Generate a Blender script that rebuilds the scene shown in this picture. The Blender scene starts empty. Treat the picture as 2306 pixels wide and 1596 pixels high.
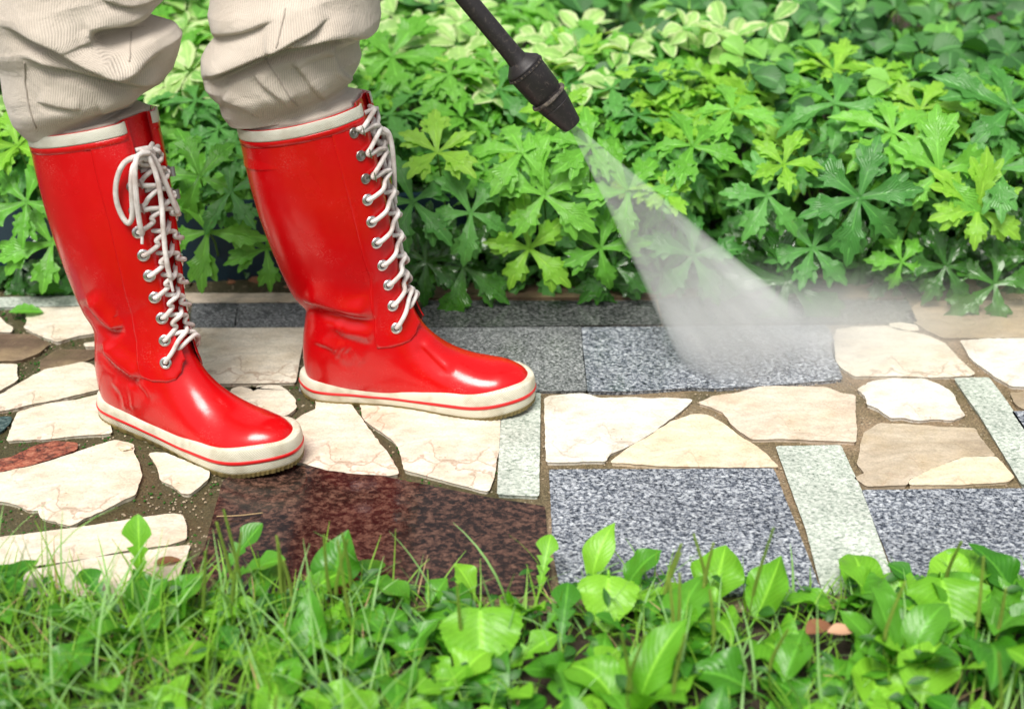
import bpy, bmesh, math, random
import numpy as np
from mathutils import Vector, Matrix
R = math.radians
random.seed(7); rng = np.random.default_rng(7)
sc = bpy.context.scene

# ---------------------------------------------------------------- camera, world, sun, exposure
H_CAM, PITCH, FPX = 0.94, R(28), 2306*50/36
cam_d = bpy.data.cameras.new("camera"); cam = bpy.data.objects.new("camera", cam_d)
sc.collection.objects.link(cam); sc.camera = cam
cam.location = (0, 0, H_CAM); cam.rotation_euler = (math.pi/2-PITCH, 0, 0)
cam_d.lens = 50; cam_d.sensor_width = 36; cam_d.clip_start = .05; cam_d.clip_end = 400
cam_d.dof.use_dof = True; cam_d.dof.focus_distance = 1.76; cam_d.dof.aperture_fstop = 3.3
SUN_EL, SUN_ROT = R(62), R(200)
w = bpy.data.worlds.new("World"); sc.world = w; w.use_nodes = True
nt = w.node_tree; bg = nt.nodes['Background']
sky = nt.nodes.new('ShaderNodeTexSky'); sky.sky_type = 'NISHITA'; sky.sun_disc = False
sky.sun_elevation = SUN_EL; sky.sun_rotation = SUN_ROT; sky.dust_density = 4; sky.ozone_density = .6; sky.air_density = 1.0
hs = nt.nodes.new('ShaderNodeHueSaturation'); hs.inputs['Saturation'].default_value = .22
nt.links.new(sky.outputs[0], hs.inputs['Color']); nt.links.new(hs.outputs[0], bg.inputs['Color'])
bg.inputs['Strength'].default_value = .10
sd = bpy.data.lights.new("sun", 'SUN'); sun = bpy.data.objects.new("sun", sd); sc.collection.objects.link(sun)
sd.energy = 3.0; sd.angle = R(26); sd.color = (1, .96, .9)
# sun comes from behind-left of the camera, high
sdir = Vector((math.cos(SUN_EL)*math.sin(SUN_ROT), math.cos(SUN_EL)*math.cos(SUN_ROT), math.sin(SUN_EL)))
sun.rotation_euler = sdir.to_track_quat('Z', 'Y').to_euler()
vs = sc.view_settings; vs.view_transform = 'Standard'; vs.look = 'None'; vs.exposure = 0.44; vs.gamma = 1
sc.render.resolution_x = 1024; sc.render.resolution_y = 708
try:
    sc.cycles.max_bounces = 10; sc.cycles.volume_bounces = 3; sc.cycles.transparent_max_bounces = 12
except Exception: pass

# ---------------------------------------------------------------- helpers
CP, SP = math.cos(PITCH), math.sin(PITCH)
def ray(x, y):
    a = (x-1153)/FPX; b = (798-y)/FPX
    return (a, CP+b*SP, -SP+b*CP)
def G(x, y, z=0):                      # measured spot in the photo -> point at height z
    d = ray(x, y); t = (z-H_CAM)/d[2]; return Vector((d[0]*t, d[1]*t, z))
def VY(x, y, Y):                       # -> point on the upright plane at distance Y
    d = ray(x, y); t = Y/d[1]; return Vector((d[0]*t, Y, H_CAM+d[2]*t))
def proj(P):
    X, Y, Z = P[..., 0], P[..., 1], P[..., 2]-H_CAM
    dep = Y*CP-Z*SP; up = Y*SP+Z*CP
    return 1153+FPX*X/dep, 798-FPX*up/dep

def cr(a, t):                          # Catmull-Rom through rows of a
    a = np.asarray(a, float); n = len(a); t = np.clip(np.asarray(t, float), 0, n-1-1e-9); i = np.floor(t).astype(int); f = t-i
    g = lambda k: a[np.clip(k, 0, n-1)]
    p0, p1, p2, p3 = g(i-1), g(i), g(i+1), g(i+2)
    if a.ndim > 1: f = f[..., None]
    return .5*(2*p1+(p2-p0)*f+(2*p0-5*p1+4*p2-p3)*f*f+(3*p1-p0-3*p2+p3)*f**3)
def sst(x): x = np.clip(x, 0, 1); return x*x*(3-2*x)

def mkobj(name, V, F, mat, parent=None, loc=(0, 0, 0), smooth=True, uv=None, mats=None, midx=None):
    me = bpy.data.meshes.new(name)
    V = np.asarray(V, float).reshape(-1, 3)
    me.from_pydata([tuple(v) for v in V], [], [tuple(int(k) for k in f) for f in F])
    if mats:
        for m in mats: me.materials.append(m)
        if midx is not None: me.polygons.foreach_set('material_index', np.asarray(midx, np.int32))
    elif mat: me.materials.append(mat)
    if smooth: me.polygons.foreach_set('use_smooth', np.ones(len(me.polygons), bool))
    if uv is not None:
        l = me.uv_layers.new(name='UVMap'); idx = np.zeros(len(me.loops), np.int32)
        me.loops.foreach_get('vertex_index', idx)
        l.data.foreach_set('uv', np.asarray(uv, np.float32).reshape(-1, 2)[idx].ravel())
    me.validate(); me.update()
    o = bpy.data.objects.new(name, me); sc.collection.objects.link(o); o.location = loc
    if parent: o.parent = parent
    return o
def grid(P, closed=False, flip=False):  # P: (n, m, 3)
    n, m = P.shape[:2]; F = []
    for i in range(n-1):
        for j in range(m if closed else m-1):
            k = (j+1) % m; q = (i*m+j, i*m+k, (i+1)*m+k, (i+1)*m+j)
            F.append(q[::-1] if flip else q)
    return P.reshape(-1, 3), F
def tag(o, label, cat=None, group=None, kind=None):
    if label: o['label'] = label
    if cat: o['category'] = cat
    if group: o['group'] = group
    if kind: o['kind'] = kind
    return o
def empty(name, loc=(0, 0, 0)):
    o = bpy.data.objects.new(name, None); sc.collection.objects.link(o); o.location = loc
    o.empty_display_size = .03; return o
def tube_vf(pts, rad, seg=10, samples=None, off=0, caps=True):
    pts = np.asarray([tuple(p) for p in pts], float); n = len(pts)
    if samples is None: samples = (n-1)*6+1
    t = np.linspace(0, n-1, samples); C = cr(pts, t)
    r = np.full(samples, rad) if np.isscalar(rad) else cr(np.asarray(rad, float), t*(len(rad)-1)/(n-1))
    T = np.gradient(C, axis=0); T /= np.linalg.norm(T, axis=1)[:, None]+1e-12
    N = np.zeros_like(T); a = np.array([0, 0, 1.]) if abs(T[0][2]) < .9 else np.array([1., 0, 0])
    v = a-T[0]*a.dot(T[0]); N[0] = v/np.linalg.norm(v)
    for i in range(1, samples):
        v = N[i-1]-T[i]*N[i-1].dot(T[i]); N[i] = v/(np.linalg.norm(v)+1e-12)
    B = np.cross(T, N); an = np.linspace(0, 2*math.pi, seg, endpoint=False)
    P = C[:, None]+(N[:, None]*np.cos(an)[None, :, None]+B[:, None]*np.sin(an)[None, :, None])*r[:, None, None]
    V, F = grid(P, True); F = [tuple(k+off for k in f) for f in F]
    if caps:
        F.append(tuple(off+k for k in range(seg))[::-1]); F.append(tuple(off+(samples-1)*seg+k for k in range(seg)))
    L = np.r_[0, np.cumsum(np.linalg.norm(np.diff(C, axis=0), axis=1))]
    uv = np.stack([np.repeat(an[None]/(2*math.pi), samples, 0), np.repeat(L[:, None], seg, 1)], -1).reshape(-1, 2)
    return V, F, uv
class Acc:
    def __init__(s): s.V = []; s.F = []; s.U = []; s.n = 0; s.M = []
    def add(s, V, F, uv=None, mi=0):
        V = np.asarray(V).reshape(-1, 3)
        s.F += [tuple(k+s.n for k in f) for f in F]; s.V.append(V); s.n += len(V); s.M += [mi]*len(F)
        s.U.append(np.zeros((len(V), 2)) if uv is None else np.asarray(uv).reshape(-1, 2))
    def tube(s, pts, rad, seg=10, samples=None, caps=True, mi=0): V, F, uv = tube_vf(pts, rad, seg, samples, caps=caps); s.add(V, F, uv, mi)
    def obj(s, name, mat, parent=None, loc=(0, 0, 0), smooth=True, mats=None):
        return mkobj(name, np.concatenate(s.V), s.F, mat, parent, loc, smooth, np.concatenate(s.U), mats, s.M if mats else None)

# ---------------------------------------------------------------- materials
class NT:
    def __init__(s, name, rough=.5, base=(.5, .5, .5), **kw):
        s.m = bpy.data.materials.new(name); s.m.use_nodes = True; s.t = s.m.node_tree; s.b = s.t.nodes['Principled BSDF']
        s.b.inputs['Roughness'].default_value = rough; s.b.inputs['Base Color'].default_value = (*base, 1)
        for k, v in kw.items(): s.b.inputs[k.replace('_', ' ')].default_value = v
        s.out = s.t.nodes['Material Output']; s._tc = None
    def n(s, typ, **kw):
        x = s.t.nodes.new('ShaderNode'+typ)
        for k, v in kw.items():
            if hasattr(x, k): setattr(x, k, v)
            else: x.inputs[k.replace('_', ' ')].default_value = v
        return x
    def l(s, a, b): s.t.links.new(a, b)
    def tc(s, which='Object'):
        if s._tc is None: s._tc = s.t.nodes.new('ShaderNodeTexCoord')
        return s._tc.outputs[which]
    def noise(s, scale, detail=3, rough=.5, vec=None, dist=0):
        x = s.n('TexNoise'); x.inputs['Scale'].default_value = scale; x.inputs['Detail'].default_value = detail
        x.inputs['Roughness'].default_value = rough; x.inputs['Distortion'].default_value = dist
        s.l(vec if vec is not None else s.tc(), x.inputs['Vector']); return x.outputs['Fac']
    def ramp(s, fac, stops, interp='LINEAR'):
        r = s.n('ValToRGB'); e = r.color_ramp.elements; r.color_ramp.interpolation = interp
        while len(e) < len(stops): e.new(.5)
        for k, (p, c) in enumerate(stops):
            e[k].position = p; e[k].color = (*c, 1) if not np.isscalar(c) else (c, c, c, 1)
        s.l(fac, r.inputs[0]); return r.outputs[0]
    def mix(s, fac, a, b, mode='MIX'):
        x = s.n('Mix'); x.data_type = 'RGBA'; x.blend_type = mode
        for v, sock in ((fac, x.inputs[0]), (a, x.inputs[6]), (b, x.inputs[7])):
            if hasattr(v, 'is_linked'): s.l(v, sock)
            else: sock.default_value = v if np.isscalar(v) else (*v, 1)
        return x.outputs[2]
    def math(s, op, a, b=0, c=0):
        x = s.n('Math'); x.operation = op
        for v, sock in zip((a, b, c), x.inputs):
            if hasattr(v, 'is_linked'): s.l(v, sock)
            else: sock.default_value = v
        return x.outputs[0]
    def col(s, sock): s.l(sock, s.b.inputs['Base Color'])
    def bump(s, h, strength=.3, dist=.001, prev=None):
        x = s.n('Bump'); x.inputs['Strength'].default_value = strength; x.inputs['Distance'].default_value = dist
        s.l(h, x.inputs['Height'])
        if prev is not None: s.l(prev, x.inputs['Normal'])
        s.l(x.outputs[0], s.b.inputs['Normal']); return x.outputs[0]

def rubber_red():
    m = NT('red_rubber', .2, Specular_IOR_Level=.42)
    m.col(m.ramp(m.noise(7, 4), [(.3, (.56, .002, .002)), (.7, (.66, .004, .003))]))
    r = m.noise(22, 5, .6); rr = m.ramp(r, [(.35, .15), (.7, .32)]); m.l(rr, m.b.inputs['Roughness'])
    m.b.inputs['Coat Weight'].default_value = .12; m.b.inputs['Coat Roughness'].default_value = .08
    dust = m.math('MULTIPLY', m.ramp(m.noise(650, 3, .7), [(.55, 0.), (.66, 1.)]), m.ramp(m.noise(14, 5, .65), [(.52, 0.), (.72, .30)]))
    base = m.ramp(m.noise(7, 4), [(.3, (.47, .001, .003)), (.7, (.60, .003, .005))]); m.col(m.mix(dust, base, (.75, .45, .40)))
    b = m.bump(m.noise(900, 2), .15, .0004); m.bump(m.noise(18, 4), .35, .003, b); return m.m
def knurl(name, c1, c2, dirt=(.30, .24, .12), per=.0033):   # fine diamond texture in its grooves
    m = NT(name, .5)
    uv = m.tc('UV'); sp = m.n('SeparateXYZ'); m.l(uv, sp.inputs[0])
    a = m.math('ADD', sp.outputs[0], sp.outputs[1]); b = m.math('SUBTRACT', sp.outputs[0], sp.outputs[1])
    k = 2*math.pi/per
    s1 = m.math('SINE', m.math('MULTIPLY', a, k)); s2 = m.math('SINE', m.math('MULTIPLY', b, k))
    mx = m.math('MAXIMUM', s1, s2)
    g = m.ramp(mx, [(.35, .0), (.95, 1.)])
    base = m.mix(g, c2, c1); d = m.ramp(m.noise(26, 5, .65), [(.50, 0.), (.72, .7)])
    m.col(m.mix(d, base, dirt)); m.bump(mx, .5, .0008); return m.m
def lace_mat():
    m = NT('cotton_lace', .9)
    m.col(m.ramp(m.noise(60, 4), [(.35, (.50, .43, .39)), (.62, (.78, .74, .71))]))
    uv = m.tc('UV'); sp = m.n('SeparateXYZ'); m.l(uv, sp.inputs[0])
    a = m.math('ADD', m.math('MULTIPLY', sp.outputs[0], 25.13), m.math('MULTIPLY', sp.outputs[1], 2600))
    b = m.math('SUBTRACT', m.math('MULTIPLY', sp.outputs[0], 25.13), m.math('MULTIPLY', sp.outputs[1], 2600))
    h = m.math('MAXIMUM', m.math('SINE', a), m.math('SINE', b)); p = m.bump(h, .5, .0005)
    m.bump(m.noise(1500, 2), .5, .0005, p); return m.m
def corduroy():
    m = NT('beige_corduroy', .95, Sheen_Weight=.25)
    uv = m.tc('UV'); sp = m.n('SeparateXYZ'); m.l(uv, sp.inputs[0])
    h = m.math('SINE', m.math('MULTIPLY', sp.outputs[0], 2*math.pi*225))
    c = m.ramp(m.noise(16, 4), [(.3, (.54, .465, .385)), (.7, (.65, .57, .48))])
    g = m.ramp(h, [(.0, .80), (.6, 1.)]); m.col(m.mix(1.0, c, g, 'MULTIPLY'))
    b = m.bump(m.noise(22, 5, .62, dist=.8), .55, .008); b = m.bump(h, .4, .0012, b); m.bump(m.noise(1200, 2), .3, .0004, b); return m.m
def metal(name, c, r=.3):
    m = NT(name, r, c, Metallic=1.0); m.bump(m.noise(300, 2), .1, .0003); return m.m
def plastic_black():
    m = NT('scuffed_black_plastic', .5)
    s = m.noise(90, 5, .75, dist=2.5); s2 = m.ramp(s, [(.55, 0.), (.68, .55)])
    m.col(m.mix(s2, (.018, .015, .016), (.13, .105, .085))); m.bump(m.noise(250, 3), .3, .0006); return m.m
def marble(name, c1, c2, c3, vein=(.30, .15, .09), vs_=.55, rough=.28, vscale=12):
    m = NT(name, rough); t = m.tc()
    mp = m.n('Mapping'); mp.inputs['Scale'].default_value = (1, 3.2, 1); m.l(t, mp.inputs[0])
    a = m.noise(5, 6, .6, mp.outputs[0], .6); c = m.ramp(a, [(.30, c1), (.52, c2), (.75, c3)])
    # thin wandering cracks
    wv = m.n('TexNoise'); wv.inputs['Scale'].default_value = 9; wv.inputs['Detail'].default_value = 6; m.l(t, wv.inputs['Vector'])
    ad = m.n('VectorMath'); ad.operation = 'MULTIPLY_ADD'; m.l(wv.outputs['Color'], ad.inputs[0]); ad.inputs[1].default_value = (.16, .16, .16); m.l(t, ad.inputs[2])
    vo = m.n('TexVoronoi'); vo.feature = 'DISTANCE_TO_EDGE'; vo.inputs['Scale'].default_value = vscale; m.l(ad.outputs[0], vo.inputs['Vector'])
    ln = m.ramp(vo.outputs[0], [(.0, 1.), (.010, .8), (.022, 0.)]); gate = m.ramp(m.noise(6, 3), [(.46, 0.), (.56, 1.)])
    f = m.math('MULTIPLY', m.math('MULTIPLY', ln, gate), vs_); c = m.mix(f, c, vein)
    # pits and dirt
    pits = m.ramp(m.noise(120, 4, .65), [(.64, 0.), (.70, .85)]); gate2 = m.ramp(m.noise(11, 3), [(.45, 0.), (.65, 1.)])
    c = m.mix(m.math('MULTIPLY', pits, gate2), c, (.22, .14, .08))
    st = m.ramp(m.noise(13, 5, .65), [(.46, 0.), (.72, .6)]); c = m.mix(st, c, (.42, .31, .17)); sp_ = m.ramp(m.noise(340, 3, .7), [(.30, .80), (.62, 1.06)]); c = m.mix(1., c, sp_, 'MULTIPLY'); fl_ = m.ramp(m.noise(28, 5, .7, mp.outputs[0]), [(.35, .82), (.6, 1.05)]); c = m.mix(1., c, fl_, 'MULTIPLY'); m.col(c)
    b = m.bump(m.noise(60, 6, .6), .35, .0012); m.bump(m.math('MULTIPLY', m.math('ADD', pits, ln), -1), .3, .0008, b)
    m.l(m.ramp(m.noise(8, 3), [(.3, rough-.1), (.7, rough+.15)]), m.b.inputs['Roughness']); return m.m
def granite(name, cols, scale=260, rough=.35, fine=1.0, big=None):
    m = NT(name, rough); t = m.tc()
    mp = m.n('Mapping'); mp.inputs['Rotation'].default_value = (0, 0, .5); mp.inputs['Scale'].default_value = (1, 1.25, 1); m.l(t, mp.inputs[0])
    n1 = m.noise(scale, 5, .72, mp.outputs[0], .25); c = m.ramp(n1, cols)
    vo = m.n('TexVoronoi'); vo.inputs['Scale'].default_value = scale*1.25; m.l(mp.outputs[0], vo.inputs['Vector'])
    sp = m.n('SeparateColor'); m.l(vo.outputs['Color'], sp.inputs[0])
    c2 = m.ramp(sp.outputs[0], [(0., cols[0][1]), (.28, cols[1][1]), (.62, cols[2][1]), (.9, cols[-1][1])])
    c = m.mix(.42*fine, c, c2)
    v = m.ramp(m.noise(9, 4), [(.3, .80), (.7, 1.1)]); c = m.mix(1., c, v, 'MULTIPLY'); m.col(c)
    m.bump(m.noise(180, 4), .16, .0005); m.l(m.ramp(m.noise(6, 4), [(.35, rough-.12), (.7, rough+.12)]), m.b.inputs['Roughness'])
    return m.m
def mortar():
    m = NT('wet_mortar', .45); t = m.tc()
    a = m.noise(6, 5, .6); c = m.ramp(a, [(.30, (.070, .062, .026)), (.44, (.17, .13, .070)), (.58, (.27, .195, .12)), (.8, (.36, .27, .18))])
    xs_ = m.n('SeparateXYZ'); m.l(t, xs_.inputs[0]); wet = m.ramp(m.math('ADD', m.math('MULTIPLY', xs_.outputs[0], -1.6), m.math('MULTIPLY', m.noise(9, 5, .7), 1.1)), [(.38, 0.), (.80, .9)])
    c = m.mix(wet, c, (.062, .055, .024))
    g = m.ramp(m.noise(420, 3, .7), [(.35, .45), (.65, 1.4)]); c = m.mix(1., c, g, 'MULTIPLY')
    sp = m.ramp(m.noise(150, 2), [(.68, 0.), (.72, .8)]); c = m.mix(sp, c, (.42, .36, .26)); m.col(c)
    b = m.bump(m.noise(70, 6, .65), .8, .004); m.bump(m.noise(420, 3), .5, .0015, b)
    m.l(m.ramp(m.noise(7, 4), [(.36, .12), (.55, .55)]), m.b.inputs['Roughness']); return m.m
def soil(name, cols):
    m = NT(name, .85); c = m.ramp(m.noise(45, 6, .7), cols); m.col(c); m.bump(m.noise(60, 6, .7), 1., .01); return m.m
def leafmat(name, c1, c2, rough=.38, trans=.3, var=.5, margin=None, pleat=1., vein=None, stalk=False, wet=0):
    m = NT(name, rough)
    oi = m.n('ObjectInfo'); rnd = oi.outputs['Random']
    base = m.mix(rnd, c1, c2)
    nz = m.noise(38, 4, .6); base = m.mix(1., base, m.ramp(nz, [(.25, 1-.28*var), (.75, 1+.25*var)]), 'MULTIPLY')
    if not stalk:
        uv = m.tc('UV'); sp = m.n('SeparateXYZ'); m.l(uv, sp.inputs[0])
        au = m.math('ABSOLUTE', m.math('SUBTRACT', sp.outputs[0], .5))          # 0 at the midrib .. .5 at the margin
        mid = m.ramp(au, [(.0, 1.), (.03, .55), (.06, 0.)])
        side = m.math('SINE', m.math('ADD', m.math('MULTIPLY', sp.outputs[1], 62), m.math('MULTIPLY', au, -46)))
        sv = m.ramp(side, [(.80, 0.), (1., .30)]); vv = m.math('MAXIMUM', mid, sv)
        base = m.mix(m.math('MULTIPLY', vv, .45), base, vein or tuple(min(1, x*1.9+.02) for x in c2))
        if margin:
            e = m.math('ADD', au, m.math('MULTIPLY', m.math('SUBTRACT', m.noise(70, 3), .5), .9))
            base = m.mix(m.ramp(e, [(.33, 0.), (.37, 1.)]), base, margin)
        b = m.bump(side, .35*pleat, .0012); b = m.bump(mid, -.3, .001, b); m.bump(m.noise(180, 3), .4, .0012, b)
    sp2 = m.ramp(m.noise(95, 3, .6), [(.70, 0.), (.76, .7)]); base = m.mix(m.math('MULTIPLY', sp2, m.ramp(m.noise(9, 2), [(.5, 0.), (.6, 1.)])), base, (.16, .11, .03))
    m.col(base)
    if wet:
        vo = m.n('TexVoronoi'); vo.inputs['Scale'].default_value = 330; m.l(m.tc(), vo.inputs['Vector'])
        dr_ = m.math('MULTIPLY', m.ramp(vo.outputs['Distance'], [(.0, 1.), (.28, .6), (.36, 0.)]), m.ramp(m.noise(60, 3), [(.5, 0.), (.58, 1.)]))
        m.bump(dr_, .8, .0016, b); m.l(m.ramp(dr_, [(.0, rough), (.2, .04)]), m.b.inputs['Roughness'])
    if wet: m.b.inputs['Coat Weight'].default_value = wet; m.b.inputs['Coat Roughness'].default_value = .12
    tr = m.n('BsdfTranslucent'); m.l(m.mix(1., base, (1.25, 1.35, .45), 'MULTIPLY'), tr.inputs[0])
    mx = m.n('MixShader'); mx.inputs[0].default_value = trans
    m.l(m.b.outputs[0], mx.inputs[1]); m.l(tr.outputs[0], mx.inputs[2]); m.l(mx.outputs[0], m.out.inputs[0]); return m.m

M = {}
M['red'] = rubber_red()
M['foxing'] = knurl('cream_textured_rubber', (.82, .79, .68), (.60, .55, .40))
M['cuff'] = knurl('white_textured_rubber', (.78, .76, .67), (.60, .58, .47), (.50, .45, .34), .0026)
M['stripe'] = NT('red_stripe_rubber', .4, (.62, .012, .012)).m
_m = NT('gum_outsole', .6); _m.col(_m.ramp(_m.noise(30, 4), [(.3, (.09, .065, .02)), (.7, (.24, .18, .06))])); M['gum'] = _m.m
M['lining'] = NT('brown_lining', .8, (.12, .065, .04)).m
M['lace'] = lace_mat(); M['cord'] = corduroy()
M['seam'] = NT('beige_stitching', .9, (.36, .31, .26)).m  # darker than the cloth, painting the shade of a sunken seam
M['nickel'] = metal('nickel', (.72, .73, .74), .28); M['dknickel'] = metal('worn_nickel', (.33, .31, .29), .35)
M['dark'] = NT('dark_hole', .9, (.03, .008, .008)).m
M['aglet'] = NT('clear_aglet', .2, (.75, .70, .68)).m
M['black'] = plastic_black(); _m = NT('worn_black_plastic', .55); _m.col(_m.ramp(_m.noise(110, 4, .7), [(.4, (.022, .018, .017)), (.62, (.17, .14, .11))])); M['worn'] = _m.m; M['skin'] = NT('skin', .5, (.55, .33, .25)).m
CREAM = ((.64, .55, .42), (.78, .71, .58), (.85, .80, .70))
M['marble'] = marble('cream_marble', *CREAM)
M['marble_white'] = marble('white_marble', (.70, .65, .55), (.80, .76, .68), (.84, .81, .75), vs_=.3)
M['marble_warm'] = marble('honey_marble', (.68, .54, .36), (.80, .67, .49), (.84, .75, .60), vein=(.55, .24, .10), vs_=.35)
M['beige'] = marble('pinkish_beige_stone', (.58, .46, .35), (.69, .58, .46), (.76, .67, .56), vs_=.2)
M['taupe_pale'] = marble('pale_mottled_stone', (.36, .28, .19), (.54, .45, .34), (.68, .59, .47), vs_=.2)
M['taupe'] = marble('taupe_stone', (.27, .20, .13), (.40, .32, .22), (.52, .44, .33), vs_=.15)
M['brownstone'] = marble('wet_or_shade_brown_stone', (.10, .068, .045), (.16, .105, .072), (.24, .17, .12), vs_=.1, rough=.3)
M['granite'] = granite('blue_grey_granite', [(.42, (.008, .011, .018)), (.47, (.055, .066, .088)), (.525, (.20, .22, .26)), (.60, (.60, .63, .66))], 230, .22)
M['granite_warm'] = granite('grey_granite', [(.41, (.011, .012, .014)), (.47, (.060, .064, .066)), (.53, (.17, .18, .185)), (.62, (.48, .49, .49))], 280)
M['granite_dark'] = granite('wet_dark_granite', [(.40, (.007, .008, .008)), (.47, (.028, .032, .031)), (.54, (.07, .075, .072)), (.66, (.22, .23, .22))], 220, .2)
M['granite_pale'] = granite('pale_green_granite', [(.36, (.06, .08, .06)), (.42, (.30, .36, .30)), (.50, (.53, .57, .50)), (.66, (.70, .73, .66))], 240)
M['granite_red'] = granite('dark_red_granite', [(.40, (.007, .005, .005)), (.48, (.026, .015, .012)), (.56, (.085, .042, .030)), (.68, (.18, .10, .07))], 110, .14, .25)
M['granite_orange'] = granite('orange_red_granite', [(.38, (.02, .012, .01)), (.46, (.15, .04, .025)), (.55, (.36, .10, .055)), (.70, (.50, .24, .15))], 110, .25, .5)
M['granite_teal'] = granite('teal_granite', [(.36, (.01, .02, .02)), (.46, (.03, .06, .06)), (.56, (.06, .11, .11)), (.7, (.16, .22, .2))], 160, .25)
M['mortar'] = mortar()
M['soil'] = soil('dark_soil', [(.3, (.018, .012, .007)), (.5, (.045, .030, .018)), (.75, (.10, .07, .045))])
M['ground'] = soil('earth', [(.3, (.03, .035, .015)), (.7, (.07, .08, .03))])
M['board'] = NT('dark_blue_paint', .45, (.008, .028, .045)).m
M['leafA'] = leafmat('lobed_leaf_green', (.105, .35, .026), (.185, .49, .055), .36, .25)
M['leafB'] = leafmat('lobed_leaf_bluegreen', (.050, .21, .032), (.110, .34, .060), .36, .2)  # blue-green, base also darkened to paint shade inside the bed
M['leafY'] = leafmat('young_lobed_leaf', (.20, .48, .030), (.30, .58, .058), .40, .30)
M['leafD'] = leafmat('wet_shade_toned_leaf', (.016, .095, .004), (.040, .17, .008), .26, .14, wet=.5)  # wet leaf, its base also darkened to paint shade low in the bed
M['varieg'] = leafmat('variegated_leaf', (.22, .47, .10), (.38, .60, .18), .5, .3, margin=(.58, .70, .34), pleat=.6)
M['round'] = leafmat('rounded_leaf', (.085, .30, .045), (.22, .49, .08), .48, .25, pleat=.5)
M['roundD'] = leafmat('shade_toned_rounded_leaf', (.022, .10, .018), (.070, .23, .045), .5, .18, pleat=.5)  # darker copy of the rounded leaf, shade put into its colour
M['stem'] = leafmat('green_stem', (.09, .22, .03), (.16, .32, .04), .5, .1, stalk=True)
M['plantain'] = leafmat('plantain_leaf', (.11, .36, .014), (.24, .55, .036), .42, .28, pleat=.35)
M['plantD'] = leafmat('dark_weed_leaf', (.035, .18, .008), (.10, .32, .020), .38, .2, pleat=.3)
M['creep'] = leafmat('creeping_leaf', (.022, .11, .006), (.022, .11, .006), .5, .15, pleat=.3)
M['grass'] = leafmat('grass_blade', (.15, .38, .022), (.27, .50, .05), .5, .36, stalk=True)
M['grassB'] = leafmat('bluish_grass_blade', (.18, .40, .10), (.30, .52, .17), .5, .32, stalk=True)
M['spike'] = leafmat('seed_spike', (.15, .28, .02), (.26, .38, .05), .7, .2, stalk=True)
M['straw'] = NT('dry_straw', .8, (.40, .28, .14)).m
M['dead'] = NT('dead_leaf', .7, (.22, .09, .04)).m
M['deadpale'] = NT('pale_dead_leaf', .7, (.52, .30, .18)).m

# ---------------------------------------------------------------- setting: ground, path and its stones
def plane(name, x0, x1, y0, y1, z, mat, n=1, bumpz=0):
    xs = np.linspace(x0, x1, n+1); ys = np.linspace(y0, y1, n+1)
    X, Y = np.meshgrid(xs, ys); Z = np.full_like(X, z)
    if bumpz: Z = Z+bumpz*(np.sin(X*23+np.sin(Y*31)*2)*np.sin(Y*27+1.3*np.sin(X*17)))
    P = np.stack([X, Y, Z], -1); V, F = grid(P); o = mkobj(name, V, F, mat); return o
gr = plane('ground', -150, 150, -150, 150, -.012, M['ground']); gr['kind'] = 'structure'
o = plane('bed_soil', -2.2, 2.2, 1.99, 5.0, -.004, M['soil'], 60, .006); o['kind'] = 'structure'
o = plane('lawn_soil', -1.6, 1.6, .3, 1.215, -.004, M['soil'], 60, .005); o['kind'] = 'structure'
path = plane('path', -1.6, 1.6, 1.19, 2.03, .001, M['mortar'], 90, .0015); path['kind'] = 'structure'
path['label'] = 'wet path of crazy paving set in brown mortar'

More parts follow.
